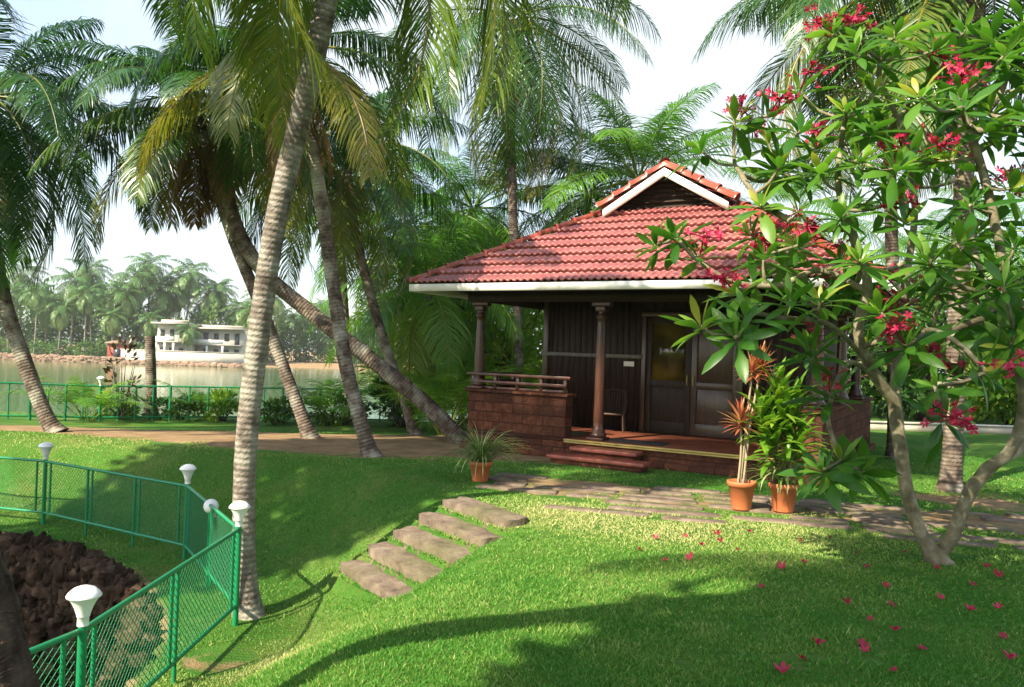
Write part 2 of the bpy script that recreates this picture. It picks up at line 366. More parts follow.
def hgt(x, y):
    x = np.asarray(x, float); y = np.asarray(y, float)
    z = -0.9*smooth(poly_sd(LOWER, x, y)/2.3)
    z = z - 0.30*smooth((y-14.0)/6)*(1-smooth((x+2.5)/4))*(1-smooth((-0.9-z)/0.1+1)*0)
    far = smooth((y-100)/25)
    z = z*(1-far) - 1.9*far
    lk = poly_sd(LAKE, x, y)
    z = np.minimum(z, z*(1-smooth((lk+0.3)/3.0)) + (-3.9)*smooth((lk+0.3)/3.0))
    z = z - 2.4*smooth((poly_sd(PIT, x, y)+0.02)/0.30)
    for c0_, L_0, w_0 in STEPDEF:
        u = (x-c0_[0])*SU[0]+(y-c0_[1])*SU[1]; v = (x-c0_[0])*SP[0]+(y-c0_[1])*SP[1]
        wgt = smooth((0.34-np.maximum(np.abs(u-L_0/2)-L_0/2, 0))/0.34)*((v > -0.06) & (v < w_0))
        z = z*(1-wgt)+(c0_[2]-0.06+0.062*smooth((v-0.22)/0.18))*wgt
    z = z + 0.05*(vnoise(x*0.5, y*0.5, 3)-0.5)*(1-far) + 0.018*(vnoise(x*2.1, y*2.1, 5)-0.5)
    return z
def dirt(x, y):
    # the worn earth track by the lakeside, worn spots round the house
    cy = 15.3-0.12*(x+4)*(x < -4); hw_ = np.clip(1.3+(x+8)*0.25, 1.1, 2.6)
    m = smooth(1.5-np.abs(y-cy)/hw_)*smooth((x+12)/3)*(1-smooth((x-0.5)/2))*0.95
    m = np.maximum(m, 0.62*smooth(1.3-np.abs(poly_sd(PIT, x, y)+0.02)/0.15))
    m = np.maximum(m, 0.55*smooth(1.2-np.hypot((x+2.4)/0.6, (y-6.7)/0.5)))
    m = np.maximum(m, smooth((y-110)/10)*0.85)
    pdx = 0.96; m = np.maximum(m, 0.58*smooth(1.5-np.abs((y-10.6)+0.305*(x+0.2)-0.25)/0.85)*smooth((x+0.7)/0.8)*(1-smooth((x-9)/2)))
    m = np.maximum(m, 0.62*smooth(1.3-np.hypot((x-6.2)/1.4, (y-10.6)/1.2)))
    return m
def axis(lo, hi, fine, a, b, grow=1.16):
    v = list(np.arange(a, b+1e-6, fine)); s = fine
    while v[-1] < hi: s *= grow; v.append(v[-1]+s)
    s = fine
    while v[0] > lo: s *= grow; v.insert(0, v[0]-s)
    return np.array(v)
gx = axis(-330, 330, 0.085, -8.5, 7.0); gy = axis(-60, 420, 0.085, 2.0, 14.5, 1.10)
X, Y = np.meshgrid(gx, gy, indexing='ij'); Z = hgt(X, Y)
b = MB(); nx, ny = X.shape
i, j = np.meshgrid(np.arange(nx-1), np.arange(ny-1), indexing='ij'); q = (i*ny+j).ravel()
b.add(np.stack([X, Y, Z], -1).reshape(-1, 3), np.stack([q, q+ny, q+ny+1, q+1], 1), dirt(X, Y).ravel())
tag(b.build('ground', M_GROUND, sm=True), None, None, kind='structure')
b = MB(); b.add([(-340,-55,ZW), (340,-55,ZW), (340,165,ZW), (-340,165,ZW)], [(0,1,2,3)])
tag(b.build('water', M_WATER), None, None, kind='structure')

# ------------------------------------------------------------------ cottage
TH = R(-30)
P0 = on_z(564, 438, 0.33)
RX = np.array([cos(TH), sin(TH), 0]); DY = np.array([-sin(TH), cos(TH), 0])
cot = thing('cottage', 'small wooden cottage with red tiled hip roof, pillared veranda and laterite parapet', 'cottage', (P0[0], P0[1], 0), TH)
TL, TR_, FZ, DEP = -1.93, 4.10, 0.33, 6.2        # local x = along the front, y = into the house
OV, EZ = 0.80, 2.76
EX0, EX1, EY0, EY1 = TL-OV, TR_+OV, -OV, DEP+OV
HW = (EX1-EX0)/2; XC = (EX0+EX1)/2; TP = 0.60; ZE = EZ+0.13; QG = 2.62
def brick_box(b, x0, x1, y0, y1, z0, z1):
    v = [(x0,y0,z0),(x1,y0,z0),(x1,y1,z0),(x0,y1,z0),(x0,y0,z1),(x1,y0,z1),(x1,y1,z1),(x0,y1,z1)]
    for f, ax in (((0,1,5,4),0), ((1,2,6,5),1), ((2,3,7,6),0), ((3,0,4,7),1), ((4,5,6,7),2)):
        P = np.array([v[k] for k in f], float)
        p2 = P[:, [0,2]] if ax == 0 else (P[:, [1,2]] if ax == 1 else P[:, [0,1]])
        b.add(P, [(0,1,2,3)], 0, p2+0.003)
b = MB(); brick_box(b, TL, TR_, 0, DEP, -0.15, FZ-0.06); brick_box(b, TL-0.10, TR_+0.10, -0.10, DEP+0.1, -0.15, 0.10); b.build('plinth', M_BRICK, cot)
b = MB(); b.box(((TL+TR_)/2+0, DEP/2-0.01, FZ-0.03), (TR_-TL-0.02, DEP+0.02, 0.06)); b.build('floor', M_FLOOR, cot)
b = MB()
for zz, yy in ((FZ-0.018, -0.045), (FZ-0.052, -0.036)): b.box((( 0.02+TR_-0.62)/2, yy, zz), (TR_-0.64, 0.05, 0.026))
b.build('floor_nosing', M_NOSE, cot, bevel=0.005)
# parapets
for q_ in ((TL, 0.02, -0.02, 0.24), (TL, TL+0.24, 0.243, 1.5), (TR_-0.62, TR_, -0.02, 0.24), (TR_-0.24, TR_, 0.243, DEP)):
    b = MB(); brick_box(b, *q_, 0.10, 1.02); o_ = b.build('parapet', M_BRICK, cot)
    b = MB(); brick_box(b, q_[0]-0.05, q_[1]+0.05, q_[2]-(0.05 if q_[2] < 0.2 else -0.055), q_[3]+0.05, 1.022, 1.068); b.build('coping', M_BRICK, o_, bevel=0.008)
def railing(x0, x1, y, horiz=True):
    b = MB(); L = x1-x0
    def bx(cx, cy, cz, sx, sy, sz):
        if horiz: b.box((cx, cy, cz), (sx, sy, sz))
        else: b.box((cy, cx, cz), (sy, sx, sz))
    bx((x0+x1)/2, y, 1.335, L+0.14, 0.14, 0.05)
    bx((x0+x1)/2, y-0.055 if horiz else y, 1.20, L, 0.03, 0.055)
    bx((x0+x1)/2, y, 1.095, L, 0.045, 0.05)
    n = max(2, int(L/0.42))
    for q in range(n+1):
        xx = x0+0.04+(L-0.08)*q/n
        bx(xx, y, 1.20, 0.06, 0.07, 0.22); 
    return b
railing(TL, 0.0, 0.08).build('railing', M_WOOD, cot, bevel=0.006)
railing(0.24, 1.45, TL+0.10, False).build('railing', M_WOOD, cot, bevel=0.006)
# posts
def post(x, y, z0, z1=EZ-0.12):
    H = z1-z0; k = [(0.115,0),(0.115,0.05),(0.135,0.06),(0.135,0.10),(0.105,0.13),(0.12,0.16),(0.085,0.20),(0.088,0.30),(0.082,H*0.55),(0.070,H-0.36),(0.068,H-0.30),(0.088,H-0.27),(0.088,H-0.24),(0.068,H-0.21),(0.072,H-0.16)]
    b = MB(); b.lathe(k, (x, y, z0), 28); o = b.build('pillar', M_WOOD, cot, sm=True)
    c = MB(); c.box((x, y, z1-0.12), (0.17, 0.17, 0.10)); c.box((x, y, z1-0.04), (0.34, 0.13, 0.08)); c.build('capital', M_WOOD, o, bevel=0.01)
    c = MB(); c.box((x, y, z0+0.025), (0.30, 0.30, 0.05)); c.build('pillar_base', M_WOOD, o, bevel=0.008)
post(TL+0.12, 0.12, 1.068); post(0.55, 0.16, FZ); post(TR_-0.12, 0.12, 1.068); post(TR_-0.12, 2.6, 1.068); post(TR_-0.12, 4.6, 1.068)
b = MB()
b.box(((TL+TR_)/2, 0.14, EZ-0.03), (TR_-TL+0.3, 0.14, 0.17)); b.box((TL+0.12, DEP/2+0.2, EZ-0.032), (0.14, DEP-0.3, 0.165)); b.box((TR_-0.12, DEP/2+0.2, EZ-0.032), (0.14, DEP-0.3, 0.165))
b.build('beam', M_SOFF, cot)
# room walls: vertical boards with gaps, dado rail, door
RL, RR_, RY = -1.52, 3.45, 2.2
DX0, DX1 = 0.60, 2.34
def boards(x0, x1, y, z0, z1, along='x', wdt=0.125):
    n = max(1, int(round((x1-x0)/wdt))); w_ = (x1-x0)/n
    for q in range(n):
        c = x0+w_*(q+0.5); t = 0.03+0.003*(q % 2)
        if along == 'x': b.box((c, y, (z0+z1)/2), (w_-0.005, t, z1-z0))
        else: b.box((y, c, (z0+z1)/2), (t, w_-0.005, z1-z0))
b = MB()
boards(RL, DX0-0.08, RY, FZ, 3.3); boards(DX1+0.08, RR_, RY, FZ, 3.3); boards(DX0-0.08, DX1+0.08, RY, 2.52, 3.3)
boards(RY+0.02, DEP, RL, FZ, 3.3, 'y'); boards(RY+0.02, DEP, RR_, FZ, 3.3, 'y')
b.box(((RL+RR_)/2, RY+0.05, 1.9), (RR_-RL-0.06, 0.03, 2.9)); b.box(((RL+RR_)/2, DEP-0.02, 1.8), (RR_-RL, 0.04, 3.0)); b.box((RL+0.05, (RY+DEP)/2, 1.8), (0.03, DEP-RY-0.2, 2.9)); b.box((RR_-0.05, (RY+DEP)/2, 1.8), (0.03, DEP-RY-0.2, 2.9))
b.build('wall', M_WOODP, cot)
b = MB(); b.box(((RL+DX0)/2-0.08, RY-0.05, 1.74), (DX0-RL+0.02, 0.10, 0.075)); b.build('wall_ledge', wood('grey_ledge', (0.10,0.085,0.075), (0.2,0.18,0.16), 0.4), cot, bevel=0.008)
b = MB(); b.box((RL-0.01, RY-0.01, 1.75), (0.12, 0.12, 2.84)); b.build('corner_post', M_WOODD, cot, bevel=0.01)
b = MB()
for xx in (DX0-0.04, DX1+0.04): b.box((xx, RY-0.02, (FZ+2.5)/2), (0.085, 0.10, 2.5-FZ))
b.box(((DX0+DX1)/2, RY-0.018, 2.545), (DX1-DX0+0.20, 0.104, 0.09)); b.build('door_frame', M_WOODD, cot, bevel=0.006)
def leaf(x0, x1, name):
    b = MB(); xm = (x0+x1)/2; w_ = x1-x0
    for s in (x0+0.055, x1-0.055): b.box((s, RY-0.005, (FZ+2.49)/2), (0.105, 0.045, 2.49-FZ-0.02))
    for zz, hh in ((FZ+0.12, 0.22), (1.25, 0.13), (2.43, 0.11)): b.box((xm, RY-0.004, zz), (w_-0.21, 0.04, hh))
    b.box((xm, RY+0.006, (FZ+0.23+1.185)/2), (w_-0.21, 0.02, 1.185-FZ-0.23))
    if name == 'wood': b.box((xm, RY+0.006, 1.845), (w_-0.21, 0.02, 1.06))
    o = b.build('door', M_WOODD if name == 'wood' else M_WOODP, cot, bevel=0.004)
    if name != 'wood':
        g_ = MB(); g_.box((xm, RY+0.004, 1.845), (w_-0.20, 0.012, 1.07)); g_.build('glass_pane', M_GLASS, o); o['label'] = 'door leaf with olive glass upper pane'
    h_ = MB(); hx = x1-0.055 if name != 'wood' else x0+0.055
    h_.tube([(hx, RY-0.05, 1.25), (hx, RY-0.075, 1.28), (hx, RY-0.075, 1.40), (hx, RY-0.05, 1.43)], 0.009, 6); h_.build('handle', M_NOSE, o, sm=True)
leaf(DX0, 1.47, 'glass'); leaf(1.473, DX1, 'wood')
b = MB(); b.box((0.26, RY-0.035, 1.60), (0.21, 0.012, 0.095)); o = b.build('sign_plate', M_WHITE, cot, bevel=0.003)
# steps up to the veranda
for zz, yy, x0, x1 in ((0.215, -0.24, 0.30, 1.45), (0.105, -0.56, 0.05, 1.70)):
    b = MB(); b.box(((x0+x1)/2, yy, zz), (x1-x0, 0.36, 0.06)); o = b.build('step', M_STEPW, cot, bevel=0.012)
    c = MB(); brick_box(c, x0+0.06, x1-0.06, yy-0.13, yy+0.17, -0.08, zz-0.031); c.build('riser', M_BRICK, o)
# roof: tiled surfaces built as real relief
def tiles(b, origin, U, Vd, N, ulo, uhi, vlen, row=0.352, du=0.0208, per=0.125):
    """origin = eave start, U along eave, Vd up the slope, N normal; ulo/uhi(v) bounds along u"""
    U, Vd, N = (np.asarray(q, float) for q in (U, Vd, N))
    us = np.arange(ulo(0)-du, uhi(0)+2*du, du)
    vs = []; hs = []; rw = []; rn = int(np.ceil(vlen/row))
    for r in range(rn):
        for fr, hh in ((0.0, 0.036), (0.001, 0.058), (0.04, 0.068), (0.5, 0.036), (1.13, -0.022)):
            v = min((r+fr)*row, vlen); vs.append(v); hs.append(hh); rw.append(r)
    vs = np.array(vs); hs = np.array(hs)
    lo = np.array([ulo(v) for v in vs]); hi = np.array([uhi(v) for v in vs])
    UU = np.clip(us[None, :], lo[:, None], np.maximum(lo, hi)[:, None])
    ph = (UU/per) % 1.0
    ridge = 0.017*np.cos(2*pi*ph)+0.004*np.cos(4*pi*ph)
    rowi = np.array(rw)
    jit = 0.005*(vnoise(np.floor(UU/(2*per))*3.7, rowi[:, None]*2.3+0*UU, 4)-0.5)
    Hh = hs[:, None] + ridge*1.0 + jit
    V = origin + UU[..., None]*U + vs[:, None, None]*Vd + Hh[..., None]*N
    tone = vnoise(np.floor(UU/(2*per))*5.1, rowi[:, None]*7.7+0*UU, 8)
    m, n = UU.shape
    i, j = np.meshgrid(np.arange(m-1), np.arange(n-1), indexing='ij'); q = (i*n+j).ravel()
    keep = (np.abs(UU[i, j+1]-UU[i, j]) > 1e-4).ravel() | (np.abs(UU[i+1, j+1]-UU[i+1, j]) > 1e-4).ravel()
    F = np.stack([q, q+1, q+n+1, q+n], 1)[keep]
    b.add(V.reshape(-1, 3), F, tone.ravel())
sl_ = sqrt(1+TP*TP); cs, sn = 1/sl_, TP/sl_
b = MB()
vl = QG*sl_
tiles(b, np.array([XC, EY0, ZE]), (1,0,0), (0, cs, sn), (0, -sn, cs), lambda v: -HW+v*cs, lambda v: HW-v*cs, vl)
tiles(b, np.array([XC, EY1, ZE]), (-1,0,0), (0, -cs, sn), (0, sn, cs), lambda v: -HW+v*cs, lambda v: HW-v*cs, vl)
YM = (EY0+EY1)/2; HD = (EY1-EY0)/2; vr = HW*sl_
def side_lo(v): return -HD + min(v*cs, QG) if v*cs < QG else -HD+QG-0.32
def side_hi(v): return HD - min(v*cs, QG) if v*cs < QG else HD-QG+0.32
tiles(b, np.array([EX0, YM, ZE]), (0,-1,0), (cs, 0, sn), (-sn, 0, cs), side_lo, side_hi, vr)
tiles(b, np.array([EX1, YM, ZE]), (0,1,0), (-cs, 0, sn), (sn, 0, cs), side_lo, side_hi, vr)
roof = b.build('roof', M_TILE, cot)
def caps(p, q, name='ridge_cap', r=0.085, seg=0.36):
    p = np.asarray(p, float); q = np.asarray(q, float); L = np.linalg.norm(q-p); n = int(L/seg); d = (q-p)/L
    b = MB(); sd = unit(np.cross(d, (0,0,1))); uu = np.cross(sd, d)
    a = np.linspace(-0.15, pi+0.15, 11)
    for k in range(n):
        s0 = p+d*(L*k/n-0.03); s1 = p+d*(L*(k+1)/n+0.02)
        V = []
        for s, rr, dz in ((s0, r*1.13, 0.022), (s0+d*0.05, r*1.13, 0.022), (s0+d*0.051, r*1.02, 0.016), (s1, r*0.93, 0.0)):
            V.append(s + rr*(np.cos(a)[:, None]*sd+np.sin(a)[:, None]*uu*0.85)+np.array([0,0,dz]))
        V = np.array(V); m = len(a)
        i, j = np.meshgrid(np.arange(3), np.arange(m-1), indexing='ij'); f = (i*m+j).ravel()
        b.add(V.reshape(-1, 3), np.stack([f, f+1, f+m+1, f+m], 1), rng.random()*0.6)
    b.build(name, M_RIDGE, roof, sm=True)
ZG = ZE+QG*TP; ZR = ZE+HW*TP
for sx_ in (-1, 1):
    for ye, yg in ((EY0, EY0+QG), (EY1, EY1-QG)):
        caps((XC+sx_*HW, ye, ZE+0.03), (XC+sx_*(HW-QG), yg, ZG+0.03), 'hip_cap')
caps((XC, EY0+QG-0.30, ZR+0.03), (XC, EY1-QG+0.30, ZR+0.03))
# gablet: white barge boards under red verge tiles, dark triangular vent
def raked(b, y, half, z0, z1, dz, th, dep):
    for s in (-1, 1):
        p = np.array([XC+s*half, y, z0]); q_ = np.array([XC, y, z1])
        V = [p, q_, q_+(0,0,dz), p+(0,0,dz)]; V = np.array(V+[v+np.array([0, dep, 0]) for v in V])
        F = [(0,1,2,3), (5,4,7,6), (4,5,1,0), (3,2,6,7), (4,0,3,7), (1,5,6,2)]
        b.add(V, F if s < 0 else [f[::-1] for f in F])
HG = HW-QG
for yy, dd in ((EY0+QG-0.36, 0.03), (EY1-QG+0.33, 0.03)):
    b = MB(); raked(b, yy, HG-0.03, ZG-0.17, ZR-0.20, 0.15, 0, dd); b.build('barge_board', M_WHITE, roof)
    caps((XC-HG-0.06, yy+0.10, ZG+0.03), (XC+0.02, yy+0.10, ZR+0.01), 'verge_cap', 0.118)
    caps((XC+HG+0.06, yy+0.10, ZG+0.03), (XC-0.02, yy+0.10, ZR+0.01), 'verge_cap', 0.118)
b = MB()
for yy in (EY0+QG+0.02, EY1-QG-0.02):
    b.add([(XC-HG, yy, ZG-0.05), (XC+HG, yy, ZG-0.05), (XC, yy, ZR-0.03)], [(0,1,2)])
    for q in range(6):
        zz = ZG+0.02+q*0.1; hw = HG*(1-(zz-ZG)/(ZR-ZG))-0.04
        if hw > 0.05: b.box((XC, yy-0.03 if yy < YM else yy+0.03, zz), (2*hw, 0.05, 0.03))
b.build('gable_vent', M_SOFF, roof)
b = MB()          # soffit boarding below the tiles
zo = -0.03
A = [(EX0+0.02, EY0+0.02, ZE+zo), (EX1-0.02, EY0+0.02, ZE+zo), (EX1-0.02, EY1-0.02, ZE+zo), (EX0+0.02, EY1-0.02, ZE+zo)]
Bq = [(XC-HG, EY0+QG, ZG+zo), (XC+HG, EY0+QG, ZG+zo), (XC+HG, EY1-QG, ZG+zo), (XC-HG, EY1-QG, ZG+zo)]
b.add(A+Bq+[(XC, EY0+QG-0.3, ZR+zo), (XC, EY1-QG+0.3, ZR+zo), (XC-HG-0.02, EY0+QG-0.3, ZG+zo), (XC+HG+0.02, EY0+QG-0.3, ZG+zo)], [(0,1,5,4), (1,2,6,5), (2,3,7,6), (3,0,4,7)])
b.add([(XC-HG, EY0+QG-0.3, ZG+zo), (XC-HG, EY1-QG+0.3, ZG+zo), (XC, EY1-QG+0.3, ZR+zo), (XC, EY0+QG-0.3, ZR+zo)], [(0,1,2,3)])
b.add([(XC+HG, EY0+QG-0.3, ZG+zo), (XC+HG, EY1-QG+0.3, ZG+zo), (XC, EY1-QG+0.3, ZR+zo), (XC, EY0+QG-0.3, ZR+zo)], [(0,1,2,3)])
for q in range(13):
    xx = EX0+0.3+(EX1-EX0-0.6)*q/12
    ln = min(QG, HW-abs(xx-XC)); 
    if ln > 0.4: b.box((xx, EY0+0.03+ln/2, ZE-0.09+ln*TP/2), (0.06, ln*sl_, 0.09), tilt=('X', math.atan(TP)))
b.build('soffit', M_SOFF, roof)
b = MB()
b.box((XC, EY0-0.012, EZ+0.062), (EX1-EX0+0.02, 0.024, 0.125)); b.box((XC, EY1+0.012, EZ+0.062), (EX1-EX0+0.02, 0.024, 0.125))
b.box((EX0-0.012, YM, EZ+0.060), (0.024, EY1-EY0-0.004, 0.121)); b.box((EX1+0.012, YM, EZ+0.060), (0.024, EY1-EY0-0.004, 0.121))
b.build('fascia', M_WHITE, roof)
# ceiling under the eaves outside the room keeps the veranda dark
b = MB(); b.box(((TL+TR_)/2, DEP/2, EZ+0.075), (TR_-TL+0.1, DEP, 0.03)); b.build('ceiling', M_SOFF, cot)

def cl(x, y, z): return np.array([P0[0], P0[1], 0])+x*RX+y*DY+np.array([0,0,z])
# veranda chair
ch = thing('wicker_chair', 'cane armchair standing on the veranda beside the door', 'chair', cl(0.14, 1.75, FZ), TH+R(18)); ch.scale = (0.84, 0.84, 0.84)
b = MB(); b.box((0,0,0.40), (0.50,0.48,0.05)); b.build('seat', M_CANE, ch, bevel=0.02)
b = MB()
for q in range(9):
    xx = -0.21+0.0525*q; b.tube([(xx, 0.22, 0.42), (xx*1.1, 0.27, 0.65), (xx*1.12, 0.33, 0.86)], 0.012, 5)
b.tube([(-0.25,0.20,0.42), (-0.27,0.27,0.66), (-0.24,0.33,0.88), (0,0.35,0.93), (0.24,0.33,0.88), (0.27,0.27,0.66), (0.25,0.20,0.42)], 0.018, 6)
b.build('backrest', M_CANE, ch, sm=True)
for s in (-1, 1):
    b = MB(); b.tube([(s*0.27,0.28,0.62), (s*0.29,0.0,0.64), (s*0.27,-0.23,0.60), (s*0.25,-0.25,0.40)], 0.018, 6); b.build('armrest', M_CANE, ch, sm=True)
    for yy in (-0.21, 0.21):
        b = MB(); b.tube([(s*0.23,yy,0.40), (s*0.25,yy*1.08,0.0)], 0.019, 6); b.build('leg', M_CANE, ch, sm=True)
b = MB(); b.box(cl(1.2, 0.33, FZ+0.008), (0.95, 0.42, 0.016), TH)
tag(b.build('doormat', M_MAT), 'black doormat lying on the red veranda floor at the top of the steps', 'doormat')

# ------------------------------------------------------------------ path of flagstones, garden steps
b = MB()
A0 = on_z(470, 486, 0); A1 = on_z(1060, 536, 0)
pd = unit((A1-A0)*[1,1,0]); pn = np.array([-pd[1], pd[0], 0]); Lp = np.linalg.norm(A1-A0)+1.5
SLABS = []
rows = [(-1.0, 0.26), (-0.70, 0.28), (-0.37, 0.25), (-0.07, 0.29), (0.27, 0.26), (0.58, 0.29), (0.92, 0.27)]
for off, wd in rows:
    s = -0.2+rng.random()*0.4
    while s < Lp:
        ln = 0.45+0.95*rng.random()
        c = A0+pd*(s+ln/2)+pn*(off+wd/2+0.03*(rng.random()-0.5))
        if rng.random() > 0.12 and not (off < -0.3 and s < 1.0):
            zc = float(hgt(c[0], c[1]))-0.004+0.010*rng.random()
            SLABS.append((c[0], c[1], (ln-0.08)/2, (wd-0.07)/2))
            n = 8; a = [(-1,-1),(0,-1.03),(1,-1),(1.02,0),(1,1),(0,1.02),(-1,1),(-1.02,0)]
            hw, hl = (wd-0.07)/2, (ln-0.08)/2
            V = []
            for (u, v) in a:
                p_ = c+pd*(u*hl*(1+0.14*(rng.random()-0.5)))+pn*(v*hw*(1+0.34*(rng.random()-0.5)))
                V.append((p_[0], p_[1], zc+0.012+0.006*(rng.random()-0.5)))
            V = np.array(V); ctr = V.mean(0)+(0,0,0.006)
            Vb = V-np.array([0,0,0.07]); Vi = ctr+(V-ctr)*0.94+np.array([0,0,0.006])
            b.add(np.vstack([Vi, V, Vb]), [tuple(range(8))]+[(8+k, 8+(k+1) % 8, (k+1) % 8, k) for k in range(8)]+[(16+k, 16+(k+1) % 8, 8+(k+1) % 8, 8+k) for k in range(8)])
        s += ln+0.03+0.05*rng.random()
tag(b.build('path', M_STONE), None, None, kind='structure')
def path_mask(x, y):
    rel_s = (x-A0[0])*pd[0]+(y-A0[1])*pd[1]; rel_n = (x-A0[0])*pn[0]+(y-A0[1])*pn[1]
    return (rel_s > -0.1) & (rel_n > -1.05) & (rel_n < 1.28)
stp = thing('garden_steps', 'weathered stone steps set into the grassy slope, grass growing between', 'steps', (SL[0], SL[1], -0.54))
STEPS = []
for q in range(5):
    c0 = SL+run*q; z = -0.54+0.135*q
    L_ = LEN*(1.0 if q < 4 else 0.92)
    wdt = 0.27 if q < 4 else 0.32
    b = MB(); nL, nW = 10, 4
    uu = np.linspace(0, L_, nL+1); ww = np.linspace(0, wdt, nW+1)
    G = c0+uu[:, None, None]*SU+ww[None, :, None]*SP
    G[..., 2] = z+0.03+0.022*(rng.random(G.shape[:2])-0.5)
    edge = np.zeros(G.shape[:2], bool); edge[0]=edge[-1]=True; edge[:,0]=edge[:,-1]=True
    jit = (rng.random(G.shape)-0.5)*0.055; jit[..., 2] = 0; G[edge] += jit[edge]; G[edge, 2] -= 0.008
    n = nW+1; i, j = np.meshgrid(np.arange(nL), np.arange(nW), indexing='ij'); f = (i*n+j).ravel()
    V = G.reshape(-1, 3); b.add(V, np.stack([f, f+n, f+n+1, f+1], 1))
    ring = [k*n for k in range(nL+1)]+[nL*n+k for k in range(1, n)]+[k*n+nW for k in range(nL-1, -1, -1)]+[k for k in range(nW-1, 0, -1)]
    Rg = V[ring]; Lw = Rg-np.array([0,0,0.20])+(rng.random(Rg.shape)-0.5)*[0.02,0.02,0]; m = len(ring)
    b.add(np.vstack([Rg, Lw]), [(k, m+k, m+(k+1) % m, (k+1) % m) for k in range(m)])
    b.build('step', M_STONE, stp, off=stp.location)
    STEPS.append((c0, L_, wdt))
def steps_mask(x, y):
    m = np.zeros(np.shape(x), bool)
    for c0, L_, wdt in STEPS:
        u = (x-c0[0])*SU[0]+(y-c0[1])*SU[1]; v = (x-c0[0])*SP[0]+(y-c0[1])*SP[1]
        m |= (u > 0.03) & (u < L_-0.03) & (v > 0.0) & (v < wdt*0.80)
    return m

# ------------------------------------------------------------------ lawn
N = 600000
ang = R(-40)+rng.random(N)*R(80); r_ = 3.0*np.exp(rng.random(N)*math.log(19/3.0))
x = r_*np.sin(ang); y = r_*np.cos(ang)
lx = (x-P0[0])*RX[0]+(y-P0[1])*RX[1]; ly = (x-P0[0])*DY[0]+(y-P0[1])*DY[1]
dm = dirt(x, y)+(vnoise(x*1.7, y*1.7, 2)-0.5)*0.7
pit = poly_sd(PIT, x, y)
keep = ~((lx > TL-0.1) & (lx < TR_+0.1) & (ly > -0.12) & (ly < DEP+0.1)) & (dm < 0.48) & (pit < -0.02) & ~steps_mask(x, y)
pm = path_mask(x, y); on_slab = np.zeros(len(x), bool)
for sx_, sy_, hl_, hw_ in SLABS:
    us = (x-sx_)*pd[0]+(y-sy_)*pd[1]; vs_ = (x-sx_)*pn[0]+(y-sy_)*pn[1]; on_slab |= (np.abs(us) < hl_*0.97) & (np.abs(vs_) < hw_*0.93)
keep &= ~on_slab & (~pm | (vnoise(x*2.3, y*2.3, 7) > 0.12))
keep &= (vnoise(x*5.5, y*5.5, 41)*0.6+vnoise(x*14, y*14, 42)*0.4) > 0.24
keep &= ~((lx > 0) & (lx < 1.75) & (ly > -0.8) & (ly < 0))
x = x[keep]; y = y[keep]; r_ = r_[keep]; n = len(x)
z = hgt(x, y)
patch = vnoise(x*0.8, y*0.8, 21)*0.6+vnoise(x*3.1, y*3.1, 22)*0.4
h_ = (0.011+0.017*rng.random(n))*(0.7+0.6*patch); wd = 0.0028+0.0008*r_
h_ *= 1+1.3*(rng.random(n) > 0.985)+0.15*(vnoise(x*4.3, y*4.3, 51) > 0.68)
a = rng.random(n)*2*pi; tl = 0.35+0.9*rng.random(n); b_ = rng.random(n)*2*pi
base = np.stack([x, y, z-0.004], 1)
sd = np.stack([np.cos(a), np.sin(a), 0*a], 1)*wd[:, None]/2
ln = np.stack([np.cos(b_)*tl*h_, np.sin(b_)*tl*h_, h_], 1)
V = np.stack([base-sd, base+sd, base+ln*0.6+sd*0.7, base+ln, base+ln*0.6-sd*0.7], 1).reshape(-1, 3)
k0 = np.arange(n)*5
# sunlight painted into the grass tone, straw-pale beside the path, on the lower lawn and along the upper bank
sun_tone = 0.68*np.exp(-(((x-1.6)/2.2)**2+((y-8.4+0.25*(x-1.6))/1.15)**2))+0.30*np.exp(-(((x+2.0)/0.8)**2+((y-6.6)/1.3)**2))+0.30*np.exp(-(((x+7.5)/4)**2+((y-13.4)/1.0)**2))
tone = np.clip(0.13+sun_tone*(0.6+0.8*vnoise(x*1.3, y*1.3, 33))+0.50*patch+0.30*(rng.random(n)-0.5)+0.35*(rng.random(n) > 0.93), 0, 1)
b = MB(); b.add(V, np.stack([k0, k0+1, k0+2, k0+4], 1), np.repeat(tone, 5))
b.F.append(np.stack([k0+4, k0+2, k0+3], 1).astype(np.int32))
tag(b.build('grass', M_GRASS), 'short green lawn grass covering the bank and plateau', 'grass', kind='stuff')

